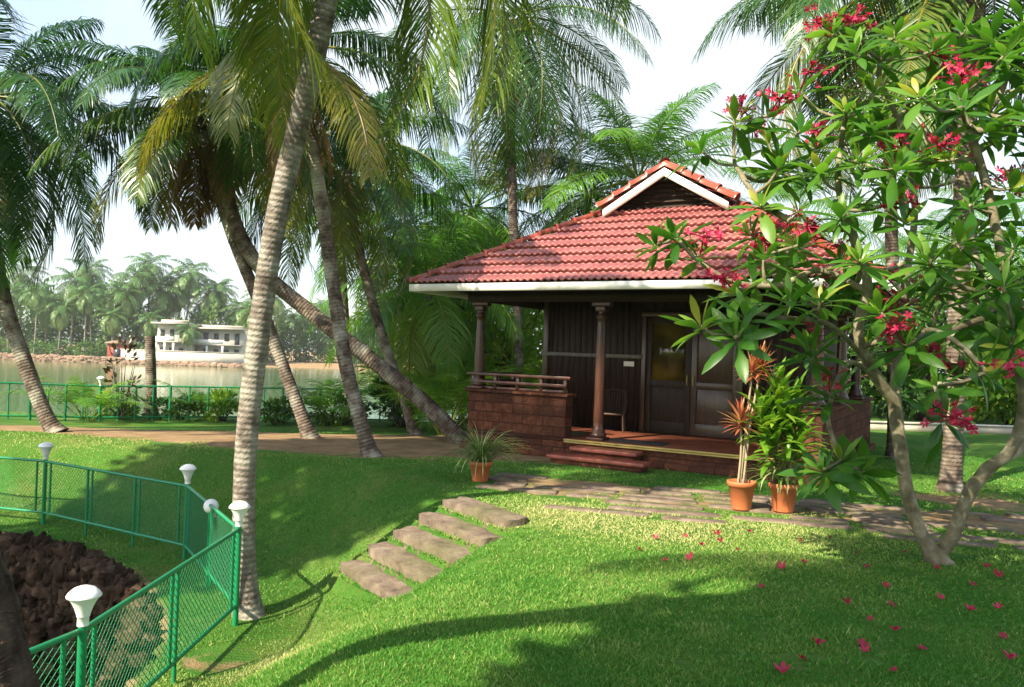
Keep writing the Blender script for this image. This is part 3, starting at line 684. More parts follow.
# ------------------------------------------------------------------ palms
def frond(b, base, az, th0, L, bend, nl=60, ll=0.8, lw=0.036, tone=0.2, droop=0.6, twist=0.0, gap=0.16, dead=False):
    m = 18; s = np.linspace(0, 1, m)
    th = th0-bend*s**1.25
    hd = np.array([cos(az), sin(az), 0]); sdv = np.array([-sin(az), cos(az), 0])
    azz = twist*s**2
    dirs = (np.cos(th)*np.cos(azz))[:, None]*hd+(np.cos(th)*np.sin(azz))[:, None]*sdv+np.sin(th)[:, None]*np.array([0, 0, 1.0])
    P = base+np.vstack([np.zeros(3), np.cumsum((dirs[1:]+dirs[:-1])/2*(L/(m-1)), 0)])
    b.tube(P, np.linspace(0.030, 0.005, m)*(L/4), 5, min(1, tone+0.30), cap=False)
    q = np.linspace(gap, 0.995, nl)
    Pq = np.stack([np.interp(q, s, P[:, k]) for k in range(3)], 1); Tq = unit(np.stack([np.interp(q, s, dirs[:, k]) for k in range(3)], 1))
    prof = np.interp(q, [0, gap, 0.30, 0.5, 0.8, 1.0], [0.3, 0.45, 0.95, 1.0, 0.7, 0.28])
    side0 = np.cross(Tq, np.array([0, 0, 1.0])); bad = np.linalg.norm(side0, axis=1) < 0.15; side0[bad] = sdv
    side0 = unit(side0); nrm = unit(np.cross(side0, Tq))
    for sg in (-1, 1):
        sw = np.interp(q, [0, 1], [0.35, 1.1])[:, None]*(1+0.25*(rng.random((nl, 1))-0.5))
        D = unit(sg*side0+Tq*sw*0.8+nrm*(0.25 if not dead else -0.2)*rng.random((nl, 1)))
        l = ll*prof*(0.85+0.3*rng.random(nl))
        dr = droop*(0.6+0.8*rng.random(nl))
        p1 = Pq+D*(l*0.40)[:, None]+np.array([0, 0, -1.0])*(l*0.40*dr*0.25)[:, None]
        p2 = p1+unit(D+np.array([0, 0, -1.0])*dr[:, None]*0.9)*(l*0.34)[:, None]
        p3 = p2+unit(D+np.array([0, 0, -1.0])*dr[:, None]*1.35)*(l*0.26)[:, None]
        wv_ = unit(Tq-D*np.sum(Tq*D, 1, keepdims=True)+nrm*(0.5*(rng.random((nl, 1))-0.5)))*lw*(0.6+0.4*prof[:, None])
        V = np.stack([Pq-wv_*0.3, Pq+wv_*0.3, p1+wv_*0.5, p1-wv_*0.5, p2+wv_*0.4, p2-wv_*0.4, p3], 1)
        k0 = np.arange(nl)*7
        tn = np.clip(tone+0.14*(rng.random(nl)-0.5), 0, 1)
        b.add(V.reshape(-1, 3), np.concatenate([np.stack([k0, k0+1, k0+2, k0+3], 1), np.stack([k0+3, k0+2, k0+4, k0+5], 1)]), np.repeat(tn, 7))
        b.F.append((np.stack([k0+5, k0+4, k0+6], 1)+b.n-len(V)*7).astype(np.int32))
def crown(b, c, nf=20, L=3.6, nl=60, tone0=0.12, tvar=0.25, lo=-45, hi=80, ndead=2, az0=0.0, ll=0.85, lw=0.036, bend=80, droop=0.7, only=None):
    c = np.asarray(c, float); nl = int(nl*1.3); droop *= 1.45; ll *= 1.2; lw *= 0.85
    for k_ in range(nf):
        f = (k_+0.5)/nf
        az = az0+k_*2.39996+0.25*(rng.random()-0.5)
        th = R(hi+(lo-hi)*f**0.85+10*(rng.random()-0.5))
        if only is not None and not only(az): continue
        tn = tone0+tvar*(f**2)*(0.5+rng.random())+0.08*(rng.random()-0.5)
        frond(b, c+np.array([0.1*cos(az), 0.1*sin(az), 0.25*(1-f)]), az, th, L*(0.72+0.36*min(1, f*2.2))*(0.92+0.16*rng.random()), R(bend*(0.75+0.5*rng.random())), nl, ll*L/3.6, lw, max(0, tn), droop, R(20)*(rng.random()-0.5))
    for k_ in range(ndead):
        az = az0+1.0+k_*2.2+rng.random()
        frond(b, c-np.array([0, 0, 0.25]), az, R(-55-20*rng.random()), min(L*0.62, 2.0), R(35), int(nl*0.7), ll*L/3.6*0.7, lw*0.8, 0.92+0.08*rng.random(), 1.6, 0.2, dead=True)
def trunk_mesh(P, r0, r1, n=14, step=0.05, rings=0.022, wob=0.04):
    L = np.sum(np.linalg.norm(np.diff(P, axis=0), axis=1)); m = max(6, int(L/step))
    Q = spline(P, m); t = np.linspace(0, 1, m)
    rad = r1+(r0-r1)*(1-t)**1.1+r0*0.60*np.exp(-t*L/0.22)
    rad = rad*(1+rings*0.6*(((t*L/0.13+0.5*np.sin(t*L*2)+0.8*np.sin(t*L*5.3)) % 1.0)-0.5)*(0.3+1.4*vnoise(t*L*3, t*0, 6))+0.05*(vnoise(t*L*1.3, t*0+3, 9)-0.5))
    b = MB(); b.tube(Q, rad, n, 0, True, wob); return b, Q
def palm(label, pts, r0, r1, cr, mat=None, bark=None, zb=None, name='coconut_palm', group=None, coco=0, **tk):
    P = np.array([at(*p) for p in pts])
    if zb != 'keep':
        P[0, 2] = float(hgt(P[0, 0], P[0, 1]))-0.05
    t = thing(name, label, 'palm tree', P[0]+[0,0,0.05], 0, group)
    b, Q = trunk_mesh(P, r0, r1, **tk); b.build('trunk', bark or (M_BARK if 'pale grey' in label else M_BARK2), t, sm=True, off=t.location)
    if cr is not None:
        b = MB(); crown(b, Q[-1], **cr); b.build('crown', mat or M_FROND, t, off=t.location)
    for k_ in range(coco):
        a = k_*1.3; b = MB(); pr = [(0.001,-0.13),(0.06,-0.11),(0.10,-0.04),(0.105,0.03),(0.07,0.10),(0.001,0.13)]
        b.lathe(pr, Q[-1]+np.array([0.26*cos(a), 0.26*sin(a), -0.18-0.14*(k_ % 3)]), 12); b.build('coconut', M_COCO, t, sm=True, off=t.location)
    return t
# near ones; points are followed from the ground up
palm('tall pale grey palm trunk nearest the fence corner, its yellowing fronds hanging overhead', [(249,598,7.9), (244,540,7.9), (246,450,7.85), (258,340,7.8), (276,220,7.7), (302,110,7.6), (325,10,7.4), (345,-110,7.2), (362,-250,7.1)],
     0.112, 0.092, dict(nf=34, L=3.25, nl=95, tone0=0.17, tvar=0.3, lo=-62, hi=50, ndead=0, az0=0.5, lw=0.028, bend=70, droop=0.9, only=lambda a_: abs(((a_-pi/2+pi) % (2*pi))-pi) > 0.5 and abs(((a_+pi/2+pi) % (2*pi))-pi) > 1.15), M_FROND_Y, step=0.035, n=20, rings=0.022)
palm('palm with curved grey trunk crossing in front of the leaning trunk', [(372,457,12.8), (360,420,12.8), (345,360,12.9), (331,270,13.0), (318,180,13.0), (306,110,13.0), (297,52,13.0)],
     0.125, 0.10, dict(nf=17, L=3.0, nl=70, tone0=0.15, tvar=0.45, lo=-30, hi=75, ndead=3, az0=1.1, droop=0.9))
palm('slim palm behind the pale trunk, leaning left with brown hanging fronds', [(311,440,15.3), (292,390,15.3), (262,310,15.3), (232,235,15.3), (212,170,15.3), (198,118,15.3)],
     0.125, 0.10, dict(nf=18, L=2.9, nl=66, tone0=0.14, tvar=0.5, lo=-28, hi=80, ndead=4, az0=0.2, droop=0.8))
palm('strongly leaning palm whose dark trunk slants up left from the parapet', [(466,438,15.2), (430,408,15.2), (372,360,15.2), (310,312,15.2), (262,270,15.2), (234,220,15.2), (224,160,15.2), (222,100,15.2)],
     0.16, 0.125, dict(nf=17, L=2.8, nl=66, tone0=0.12, tvar=0.5, lo=-28, hi=75, ndead=4, az0=2.0, droop=0.8))
palm('palm with thin dark curved trunk and a coconut cluster, between curved trunk and veranda', [(416,430,18), (402,392,18), (385,345,18), (368,285,18), (356,235,18), (349,190,18), (346,152,18)],
     0.12, 0.09, dict(nf=22, L=3.3, nl=60, tone0=0.14, tvar=0.35, lo=-45, hi=80, ndead=2, az0=0.9, droop=0.9), coco=5)
palm('tall palm rising behind the cottage left eave with a brown skirt of dead fronds', [(520,420,20.5), (518,330,20.5), (514,240,20.5), (511,150,20.5), (513,70,20.5), (517,22,20.5)],
     0.13, 0.10, dict(nf=24, L=4.2, nl=64, tone0=0.10, tvar=0.5, lo=-65, hi=75, ndead=5, az0=0.4, droop=0.9), coco=5)
palm('bright green palm with upright fronds rising behind the roof peak', [(640,420,22), (640,300,22), (638,215,22), (638,182,22)],
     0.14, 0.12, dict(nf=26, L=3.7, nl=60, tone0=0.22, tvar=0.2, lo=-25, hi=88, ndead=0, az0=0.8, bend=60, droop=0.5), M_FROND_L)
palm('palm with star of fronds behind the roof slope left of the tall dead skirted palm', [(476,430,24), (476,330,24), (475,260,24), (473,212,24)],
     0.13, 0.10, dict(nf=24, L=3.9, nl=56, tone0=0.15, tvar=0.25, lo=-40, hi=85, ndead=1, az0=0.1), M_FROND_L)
palm('broad palm behind the left roof hip with drooping dark fronds', [(592,430,25), (592,320,25), (590,240,25), (588,196,25)],
     0.13, 0.10, dict(nf=22, L=4.2, nl=56, tone0=0.08, tvar=0.2, lo=-30, hi=70, ndead=0, az0=0.0))
palm('palm at the left edge with curved brown trunk and dark drooping fronds', [(56,442,15.0), (44,412,15.0), (24,360,15.0), (4,300,15.0), (-10,220,15.0), (-12,150,15.0), (-8,102,15.0)],
     0.145, 0.12, dict(nf=24, L=3.4, nl=80, tone0=0.10, tvar=0.3, lo=-55, hi=75, ndead=1, az0=0.35, droop=0.8))
ctr = [at(34,800,3.3), at(0,700,3.3), at(-18,640,3.3), at(-42,560,3.3), np.array([-2.75,2.9,2.2]), np.array([-3.0,1.9,4.2]), np.array([-2.7,0.6,6.6]), np.array([-2.4,-0.2,7.6])]
t = thing('coconut_palm', 'rough dark trunk of the palm close by in the bottom left corner', 'palm tree', (ctr[0][0], ctr[0][1], ctr[0][2]))
b, Q = trunk_mesh(np.array(ctr), 0.155, 0.12, n=24, step=0.03, wob=0.10); b.build('trunk', M_DBARK, t, sm=True, off=t.location)
b = MB(); crown(b, Q[-1], nf=18, L=2.7, nl=60, tone0=0.15, tvar=0.3, lo=-30, hi=75, ndead=0); b.build('crown', M_FROND, t, off=t.location)
palm('palm standing behind the frangipani with its smooth trunk near the right edge', [(950,490,11.4), (954,420,11.4), (957,330,11.4), (962,220,11.4), (969,100,11.4), (977,0,11.4), (983,-70,11.4)],
     0.135, 0.115, dict(nf=20, L=3.6, nl=70, tone0=0.18, tvar=0.3, lo=-50, hi=75, ndead=1, az0=0.6))
palm('palm with yellow stalks above the frangipani, its trunk dark beside the cottage corner', [(894,458,15.0), (894,400,15.0), (893,300,15.0), (890,180,15.0), (887,80,15.0), (886,-8,15.0)],
     0.125, 0.10, dict(nf=22, L=3.9, nl=70, tone0=0.22, tvar=0.3, lo=-45, hi=75, ndead=0, az0=0.25))
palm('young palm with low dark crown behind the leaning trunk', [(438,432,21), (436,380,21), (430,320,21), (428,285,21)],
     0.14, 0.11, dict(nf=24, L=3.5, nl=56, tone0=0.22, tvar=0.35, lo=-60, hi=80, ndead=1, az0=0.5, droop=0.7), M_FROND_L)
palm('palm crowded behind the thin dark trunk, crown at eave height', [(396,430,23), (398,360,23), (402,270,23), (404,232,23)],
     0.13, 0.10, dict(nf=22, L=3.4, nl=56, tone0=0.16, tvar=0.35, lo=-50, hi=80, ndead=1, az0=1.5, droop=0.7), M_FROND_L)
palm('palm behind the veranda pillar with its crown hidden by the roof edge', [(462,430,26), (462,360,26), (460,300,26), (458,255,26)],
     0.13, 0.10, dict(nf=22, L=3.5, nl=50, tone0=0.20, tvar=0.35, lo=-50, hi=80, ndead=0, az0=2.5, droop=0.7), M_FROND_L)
palm('palm between the curved trunk and the leaning trunk, behind both', [(350,425,24), (346,330,24), (340,240,24), (338,180,24)],
     0.12, 0.10, dict(nf=18, L=3.3, nl=50, tone0=0.14, tvar=0.3, lo=-45, hi=80, ndead=1, az0=0.3))
for lb, px, py, dY, ln_ in (('palm far behind the frangipani at the right edge', 1010, 235, 27, 3.8), ('palm with pale green fronds far behind the frangipani stem', 925, 262, 30, 3.8), ('palm just right of the cottage roof seen through the frangipani', 800, 215, 27, 3.8)):
    palm(lb, [(px+4,425,dY), (px,330,dY), (px-2,py,dY)], 0.13, 0.10, dict(nf=20, L=ln_, nl=46, tone0=0.18, tvar=0.25, lo=-50, hi=80, ndead=1, az0=px*0.1), M_FROND_L)
palm('bare headless palm trunk standing like a pole at the lakeside fence', [(151,418,21.3), (151,380,21.3), (150,336,21.3)], 0.15, 0.13, None, name='palm_stump')

# ------------------------------------------------------------------ leafy shrubs and trees
def leaves(b, c, rad, n, size, clumps=14, up=0.3, asp=0.45, flat=0.0):
    """leaf blades gathered in clumps inside an ellipsoid"""
    c = np.asarray(c, float); rad = np.asarray(rad, float)
    d = unit(rng.normal(size=(clumps, 3))); rr = 0.35+0.6*rng.random((clumps, 1))**0.6
    cc = d*rr; idx = rng.integers(0, clumps, n)
    p = cc[idx]+unit(rng.normal(size=(n, 3)))*(0.34*rng.random((n, 1))**0.5)
    out = unit(p+0.6*unit(p-cc[idx])+np.array([0, 0, up])+0.5*rng.normal(size=(n, 3))*0.6)
    P = c+p*rad
    l = size*(0.6+0.8*rng.random(n))[:, None]; s_ = unit(np.cross(out, rng.normal(size=(n, 3))))
    n2 = np.cross(s_, out)
    V = np.stack([P-0*out, P+out*l*0.45+s_*l*asp*0.5-n2*l*0.05, P+out*l, P+out*l*0.45-s_*l*asp*0.5-n2*l*0.05], 1)
    k0 = np.arange(n)*4
    tone = np.clip(0.5+0.5*(rng.random(n)-0.5)+0.5*(rng.random(clumps)[idx]-0.5), 0, 1)
    b.add(V.reshape(-1, 3), np.concatenate([np.stack([k0, k0+1, k0+2], 1), np.stack([k0, k0+2, k0+3], 1)]), np.repeat(tone, 4))
def shrub(label, px, py, dY, wpx, hpx, mat, n=900, size=0.12, group=None, asp=0.45, name='shrub', z=None):
    c = at(px, py, dY); z0 = float(hgt(c[0], c[1])) if z is None else z
    rx = wpx/800*dY/2; rz = hpx/800*dY/2
    t = thing(name, label, 'shrub', (c[0], c[1], z0), 0, group)
    b = MB(); leaves(b, (0, 0, rz), (rx, rx*0.8, rz*1.05), n, size, max(8, n//70), asp=asp); b.build('foliage', mat, t)
    b = MB()
    for k_ in range(6):
        a = k_*1.05; b.tube([(0.05*cos(a), 0.05*sin(a), 0), (rx*0.35*cos(a), rx*0.3*sin(a), rz*0.8), (rx*0.6*cos(a), rx*0.5*sin(a), rz*1.4)], [0.022, 0.015, 0.006], 5)
    b.build('stems', M_DBARK, t, sm=True); return t
def tree(label, x, y, r, ztop, zlow, mat, n=3500, size=0.3, name='broadleaf_tree', tr=0.22, group=None, clumps=40):
    z0 = float(hgt(x, y)); t = thing(name, label, 'tree', (x, y, z0), 0, group)
    zc = (ztop+zlow)/2-z0; rz = (ztop-zlow)/2
    b = MB(); leaves(b, (0, 0, zc), (r, r, rz), n, size, clumps); b.build('crown', mat, t)
    b = MB(); b.tube(spline([(0,0,-0.1), (0.1,0.05,zc*0.4), (0,0.1,zc)], 10), np.linspace(tr, tr*0.5, 10), 10, wob=0.1)
    for k_ in range(7):
        a = k_*2.4; e = np.array([cos(a)*r*0.6, sin(a)*r*0.6, zc+rz*(0.5*(k_ % 3)-0.3)])
        b.tube(spline([(0, 0.08, zc*(0.5+0.05*k_)), e*[0.4,0.4,0.85], e], 8), np.linspace(tr*0.45, 0.03, 8), 7, wob=0.1)
    b.build('trunk', M_DBARK, t, sm=True); return t
def areca(label, px, py, dY, L, nf=12, mat=None, nl=26, cat='palm plant', spread=1.0):
    c = at(px, py, dY); z0 = float(hgt(c[0], c[1])); t = thing('bush_palm', label, cat, (c[0], c[1], z0))
    b = MB()
    for k_ in range(nf):
        a = k_*2.4; frond(b, np.array([0.12*cos(a), 0.12*sin(a), 0]), a, R(84-38*spread*(k_/nf)), L*(0.75+0.4*rng.random()), R(55+40*rng.random()), nl, L*0.24, 0.032, 0.2+0.3*rng.random(), 0.5, 0.1, gap=0.3)
    b.build('crown', mat or M_FROND_L, t); return t
# lakeside planting
areca('clump of green bush palm leaning over the lakeside fence, left of the bare trunk', 88, 424, 19.6, 1.75, 14)
areca('small yellow green bush palm right of the bare trunk at the lakeside', 206, 415, 21.0, 1.5, 8)
areca('feathery bush palm beside the curved trunk base', 336, 425, 20.5, 2.2, 12)
shrub('thin shrub with sparse brownish leaves beside the bare trunk', 122, 405, 20.3, 38, 78, leaf_mat('brown_leaf', [(0,(0.05,0.035,0.015)),(0.6,(0.10,0.065,0.03)),(1,(0.10,0.11,0.03))], 0.1), 170, 0.16)
for lb, px, w_, h2, m_, n_ in (('low bushy shrub at the foot of the bare trunk', 180, 62, 22, M_BUSH, 1100), ('low light green shrub right of the bare trunk', 222, 46, 26, M_BUSHL, 800), ('dark low shrub between pale and slim trunks', 282, 60, 22, M_BUSH, 900), ('low shrub under the curved trunk by the far fence', 345, 70, 34, M_BUSH, 1200), ('round bush left of the leaning trunk base', 400, 60, 48, M_BUSH, 1400), ('low bush by the fence lamp at the lake', 120, 46, 16, M_BUSHL, 600)):
    shrub(lb, px, 422, 20.8, w_, h2, m_, n_, 0.13)
# greenery between the trunks and the cottage
for lb, px, dY, L in (('bush palm just left of the veranda parapet', 445, 17.8, 2.3), ('large bush palm behind the parapet', 480, 21, 2.8), ('sunlit bush palm seen through the veranda', 520, 19.6, 2.4), ('sunlit bush palm close to the room wall seen through the veranda', 541, 22.5, 2.8), ('dark bush palm behind the leaning trunk', 415, 22.5, 2.8)):
    areca(lb, px, 430, dY, L, 16, M_FROND_L, 34)
tree('light green tree behind the veranda left side', 0.35, 27, 3.0, 5.2, 0.2, M_BUSHL, 5200, 0.26)
tree('dense green tree behind the leaning palm', -2.6, 26.5, 2.3, 4.3, 0.0, M_BUSH, 4200, 0.24)
tree('dark tree behind the young palms', -0.9, 32, 3.2, 6.2, 0.4, M_BUSH, 4200, 0.28)
tree('small light green tree just behind the veranda railing', -0.2, 22.8, 1.3, 3.0, 0.05, M_BUSHL, 2600, 0.20)
# right of the cottage
for lb, x_, y_, r_2, zt, zl, m_ in (('dark hedge tree beyond the lawn right of the cottage', 10.2, 25, 2.6, 4.2, 0.1, M_BUSH), ('dark green tree behind the frangipani', 13.4, 26, 2.6, 4.8, 0.1, M_BUSH), ('mid green tree beyond the lawn at the right edge', 16.8, 27, 2.9, 5.2, 0.1, M_BUSH), ('bright tree behind the cottage corner', 12.0, 31, 3.0, 5.0, 0.2, M_BUSHL), ('tall tree beyond the right edge palms', 19.5, 31, 3.4, 6.0, 0.2, M_BUSH), ('low bright tree behind the pale wall', 15.2, 24.2, 1.6, 2.6, 0.0, M_BUSHL), ('leafy tree behind the cottage right eave', 8.4, 28, 2.6, 4.6, 0.1, M_BUSH), ('leafy tree hidden behind the cottage roof', 5.2, 27, 2.6, 4.2, 0.1, M_BUSHL)):
    tree(lb, x_, y_, r_2, zt, zl, m_, 3800, 0.26)
wl = thing('garden_wall', 'low pale wall across the lawn behind the frangipani', 'wall', (12.5, 21.5, 0))
b = MB(); b.box((0, 0, 0.10), (9.5, 0.16, 0.20)); b.build('wall_body', M_PLASTERD, wl)
b = MB(); b.box((0, 0, 0.22), (9.6, 0.24, 0.04)); b.build('coping', M_PLASTER, wl)
# shade trees standing behind and beside the photographer (their shadows lie on the lawn)
tree('large dense shade tree behind the photographer', -2.9, -4.4, 3.55, 10.5, 3.0, M_BUSH, 30000, 0.34, 'shade_tree', 0.3, clumps=90)
tree('second dense shade tree behind the photographer', -4.3, -3.1, 2.05, 11.0, 4.0, M_BUSH, 16000, 0.34, 'shade_tree', 0.22, clumps=70)

tree('tall shade tree left of the pond, outside the picture', -11.4, 3.3, 2.45, 14.4, 4.6, M_BUSH, 19000, 0.34, 'shade_tree', 0.25, clumps=60)
# ------------------------------------------------------------------ frangipani
def frangipani():
    base = on_z(938, 562, 0.0); base[2] = float(hgt(base[0], base[1]))
    t = thing('frangipani_tree', 'frangipani tree with crimson flowers and forked knobbly trunk', 'tree', base)
    nodes = []; par = []
    def path(pts, start=None, n=10):
        P = [at(*p) for p in pts]
        Q = spline(np.array(([nodes[start]] if start is not None else [])+P), n)
        last = start
        for k_, q_ in enumerate(Q):
            if start is not None and k_ == 0: continue
            nodes.append(q_); par.append(last if last is not None else -1); last = len(nodes)-1
        return last
    by = base[1]
    root = path([(938,566,by), (936,558,by)], None, 3)
    a = path([(922,535,by), (908,495,by), (900,445,by), (894,402,by-0.05)], root, 14)
    a1 = path([(872,370,by-0.2), (858,330,by-0.35), (868,282,by-0.4), (850,230,by-0.5), (838,180,by-0.4), (845,120,by-0.2)], a, 16)
    a2 = path([(898,350,by+0.2), (905,285,by+0.3), (915,210,by+0.2), (905,140,by+0.1), (880,80,by)], a, 16)
    b0 = path([(953,535,by-0.05), (968,495,by-0.15), (988,468,by-0.3)], root, 10)
    b1 = path([(1012,448,by-0.4), (1024,400,by-0.4), (1012,330,by-0.5), (1002,260,by-0.6), (985,180,by-0.6), (960,100,by-0.5)], b0, 18)
    b2 = path([(1030,440,by), (1060,380,by+0.2), (1070,280,by+0.3), (1050,180,by+0.2), (1030,90,by+0.1)], b0, 16)
    b3 = path([(990,300,by+0.5), (970,230,by+0.8), (960,160,by+0.9)], b1-9, 12)
    l1 = path([(830,325,by-0.7), (785,318,by-0.9), (748,312,by-1.0)], a1-12, 10)
    l2 = path([(820,270,by-0.3), (780,285,by-0.4), (735,282,by-0.3), (700,262,by-0.2), (676,238,by-0.1)], a1-8, 14)
    l3 = path([(800,225,by-0.2), (760,200,by), (735,165,by+0.1)], a1-5, 12)
    l4 = path([(925,330,by-0.9), (960,345,by-1.2), (985,372,by-1.3)], a1-11, 10)
    l5 = path([(850,362,by-0.4), (836,385,by-0.5), (828,420,by-0.55), (840,455,by-0.6)], a+2, 10)
    l6 = path([(930,335,by-0.6), (985,318,by-0.8), (1030,300,by-0.9)], a2-11, 10)
    tips = []   # (position, outward up direction, flower?)
    hand = [(748,316,by-1.05,0), (700,325,by-0.9,0), (735,338,by-1.15,0), (790,300,by-1.0,0), (676,235,by-0.1,0), (655,245,by,0), (700,255,by-0.2,1), (735,120,by+0.1,1), (700,150,by+0.1,0), (770,115,by,1), (800,90,by,1),
            (832,32,by-0.1,1), (860,35,by-0.2,1), (880,60,by,0), (935,50,by-0.3,1), (960,95,by-0.5,1), (1010,65,by-0.3,0), (990,40,by-0.3,0), (910,160,by-0.3,1), (950,160,by-0.5,1), (887,205,by-0.5,1), (915,95,by+0.2,0),
            (1012,188,by-0.7,1), (820,170,by-0.5,0), (845,110,by-0.4,0), (780,165,by-0.2,0), (760,205,by-0.3,0), (800,245,by-0.5,1), (765,255,by-0.4,1), (735,292,by-0.4,1), (840,215,by-0.7,0), (860,260,by-0.8,0),
            (905,345,by-1.0,1), (880,310,by-0.9,0), (948,420,by-1.35,1), (935,385,by-1.3,0), (985,375,by-1.3,1), (1010,345,by-1.1,0), (1000,270,by-0.9,0), (960,240,by-0.9,0), (930,260,by-0.9,0), (970,205,by-0.8,0), (1020,120,by-0.6,0),
            (840,460,by-0.62,0), (822,470,by-0.7,0), (862,470,by-0.5,0), (830,395,by-0.6,2), (812,355,by-0.8,0), (905,222,by-0.7,0), (820,300,by-0.9,0), (1015,245,by-1.0,0), (985,130,by-0.6,0), (872,128,by-0.5,0), (800,130,by-0.3,0), (935,110,by-0.4,0), (1024,20,by-0.2,0), (965,30,by,0), (895,35,by,0), (875,90,by-0.3,0), (860,160,by-0.6,0)]
    for px, py, dY, fl in hand: tips.append((at(px, py, dY), fl))
    C = np.array([base[0]+0.35, by+0.05, 3.15]); RD = np.array([2.35, 1.75, 1.75]); n0 = 0
    while n0 < 92:
        p_ = rng.random(3)*2-1; q_ = np.linalg.norm(p_)
        if q_ > 1 or q_ < 0.5: continue
        p_ = C+p_*RD
        if p_[2] < 2.0 and p_[1] < by: continue
        if p_[0] < base[0]-1.7 and p_[2] > 3.9: continue
        if min(np.linalg.norm(p_-tt[0]) for tt in tips) < 0.22: continue
        tips.append((p_, 1 if rng.random() < 0.17 else 0)); n0 += 1
    NP = len(nodes)
    order = sorted(range(len(tips)), key=lambda k_: min(np.linalg.norm(tips[k_][0]-q_) for q_ in nodes[8:NP]))
    tipn = []
    for k_ in order:
        p_ = tips[k_][0]; A = np.array(nodes)
        dd = np.linalg.norm(A-p_, axis=1)+0.7*np.maximum(0, A[:, 2]-p_[2]); dd[:14] += 3
        j_ = int(np.argmin(dd)); s_ = A[j_]; g_ = np.linalg.norm(p_-s_)
        if g_ < 0.03: tipn.append((j_, k_)); continue
        m1 = s_+(p_-s_)*0.5+np.array([0, 0, -0.10*g_])+rng.normal(size=3)*0.05*g_
        Q = spline(np.array([s_, m1, p_]), max(4, int(g_/0.09)+2)); last = j_
        for q_ in Q[1:]:
            nodes.append(q_); par.append(last); last = len(nodes)-1
        tipn.append((last, k_))
    A = np.array(nodes); par_ = np.array(par); cnt = np.zeros(len(A))
    for j_, _ in tipn: cnt[j_] += 1
    for i_ in range(len(A)-1, 0, -1):
        if par_[i_] >= 0: cnt[par_[i_]] += max(cnt[i_], 0)
    rad = 0.0125*np.maximum(cnt, 1)**0.36; rad = np.minimum(rad, 0.085)
    rad[:4] = [0.15, 0.12, 0.105, 0.09][:4]
    # branches as chains
    b = MB(); kids = {}
    for i_, p_ in enumerate(par_): kids.setdefault(p_, []).append(i_)
    stack = [(-1, 0)]
    used = set()
    for i_ in range(len(A)):
        if i_ in used: continue
        chain = [par_[i_], i_] if par_[i_] >= 0 else [i_]; used.add(i_); cur = i_
        while True:
            ks = [c_ for c_ in kids.get(cur, []) if c_ not in used]
            if not ks: break
            nx_ = max(ks, key=lambda c_: cnt[c_]); chain.append(nx_); used.add(nx_); cur = nx_
        if len(chain) < 2: continue
        rr = rad[chain].copy()
        if par_[i_] >= 0: rr[0] = rr[1]*1.05
        P = A[chain]; m = len(P)*2; Pq = spline(P, m); rq = np.interp(np.linspace(0, len(P)-1, m), np.arange(len(P)), rr)
        rq = np.convolve(np.r_[rq[0], rq, rq[-1]], [0.25, 0.5, 0.25], 'valid')
        b.tube(Pq, rq, 9, 0, True, 0.10)
    b.build('trunk', M_PBARK, t, sm=True, off=base)
    # leaf whorls
    lb = MB()
    u_ = np.array([0, 0.22, 0.5, 0.78, 1.0]); wv_ = np.array([0.10, 0.62, 1.0, 0.72, 0.02])
    fl_pos = []
    for j_, k_ in tipn:
        p_ = A[j_]; d_ = unit(A[j_]-A[par_[j_]]+np.array([0, 0, 0.03])); d_ = unit(d_+np.array([0, 0, 0.8]))
        nl = int(12+8*rng.random()); az0 = rng.random()*6
        ex = unit(np.cross(d_, (0.3, 0.2, 1.0))); ey = np.cross(d_, ex)
        tn0 = 0.42+0.45*(rng.random()-0.5); lsc = 1.12 if (p_[2] < 2.35 and p_[0] < base[0]+0.6) else 1.06
        for q_ in range(nl):
            f = q_/nl; a_ = az0+q_*2.4
            rdl = cos(a_)*ex+sin(a_)*ey
            el = R(78-95*f+14*(rng.random()-0.5)); l = lsc*(0.165+0.135*min(1, f*2.2))*(0.7+0.6*rng.random()); wd_ = l*0.138*(0.85+0.3*rng.random())
            th = el-u_*R(28+30*rng.random()); dd = np.cos(th)[:, None]*rdl+np.sin(th)[:, None]*d_
            mid = p_-d_*0.07*f+rdl*0.02+np.vstack([np.zeros(3), np.cumsum((dd[1:]+dd[:-1])/2*np.diff(u_)[:, None]*l, 0)])
            sdv = unit(np.cross(rdl, d_)); nn = np.cross(dd, sdv)
            V = np.stack([mid+sdv*(wv_*wd_)[:, None]+nn*(-wv_*wd_*0.28)[:, None]*-1, mid, mid-sdv*(wv_*wd_)[:, None]+nn*(wv_*wd_*0.28)[:, None]], 1)
            F = []
            for r0_ in range(4):
                o_ = r0_*3; F += [(o_, o_+1, o_+4, o_+3), (o_+1, o_+2, o_+5, o_+4)]
            lb.add(V.reshape(-1, 3), np.array(F), np.clip(tn0+0.35*(rng.random()-0.5)+0.35*(f < 0.2), 0, 1))
        if tips[k_][1]: fl_pos.append((p_, d_, tips[k_][1]))
    lb.build('crown', M_PLUM, t, sm=True, off=base)
    for p_, d_, kind in fl_pos:
        fb = MB(); n_ = int(12+12*rng.random()) if kind == 1 else 8
        st = p_+unit(d_+rng.normal(size=3)*0.4)*0.16
        fb.tube([p_, (p_+st)/2, st], 0.008, 5, 0.0)
        for q_ in range(n_):
            c_ = st+rng.normal(size=3)*[0.085, 0.065, 0.06]; ax_ = unit(rng.normal(size=3)+np.array([0, -0.6, 0.7]))
            flower(fb, c_, ax_, 0.030+0.012*rng.random()); fb.tube([st, c_-ax_*0.012], 0.004, 4, 0.1, False)
        fb.build('flower_cluster', M_FLOWER, t, off=base)
    return t
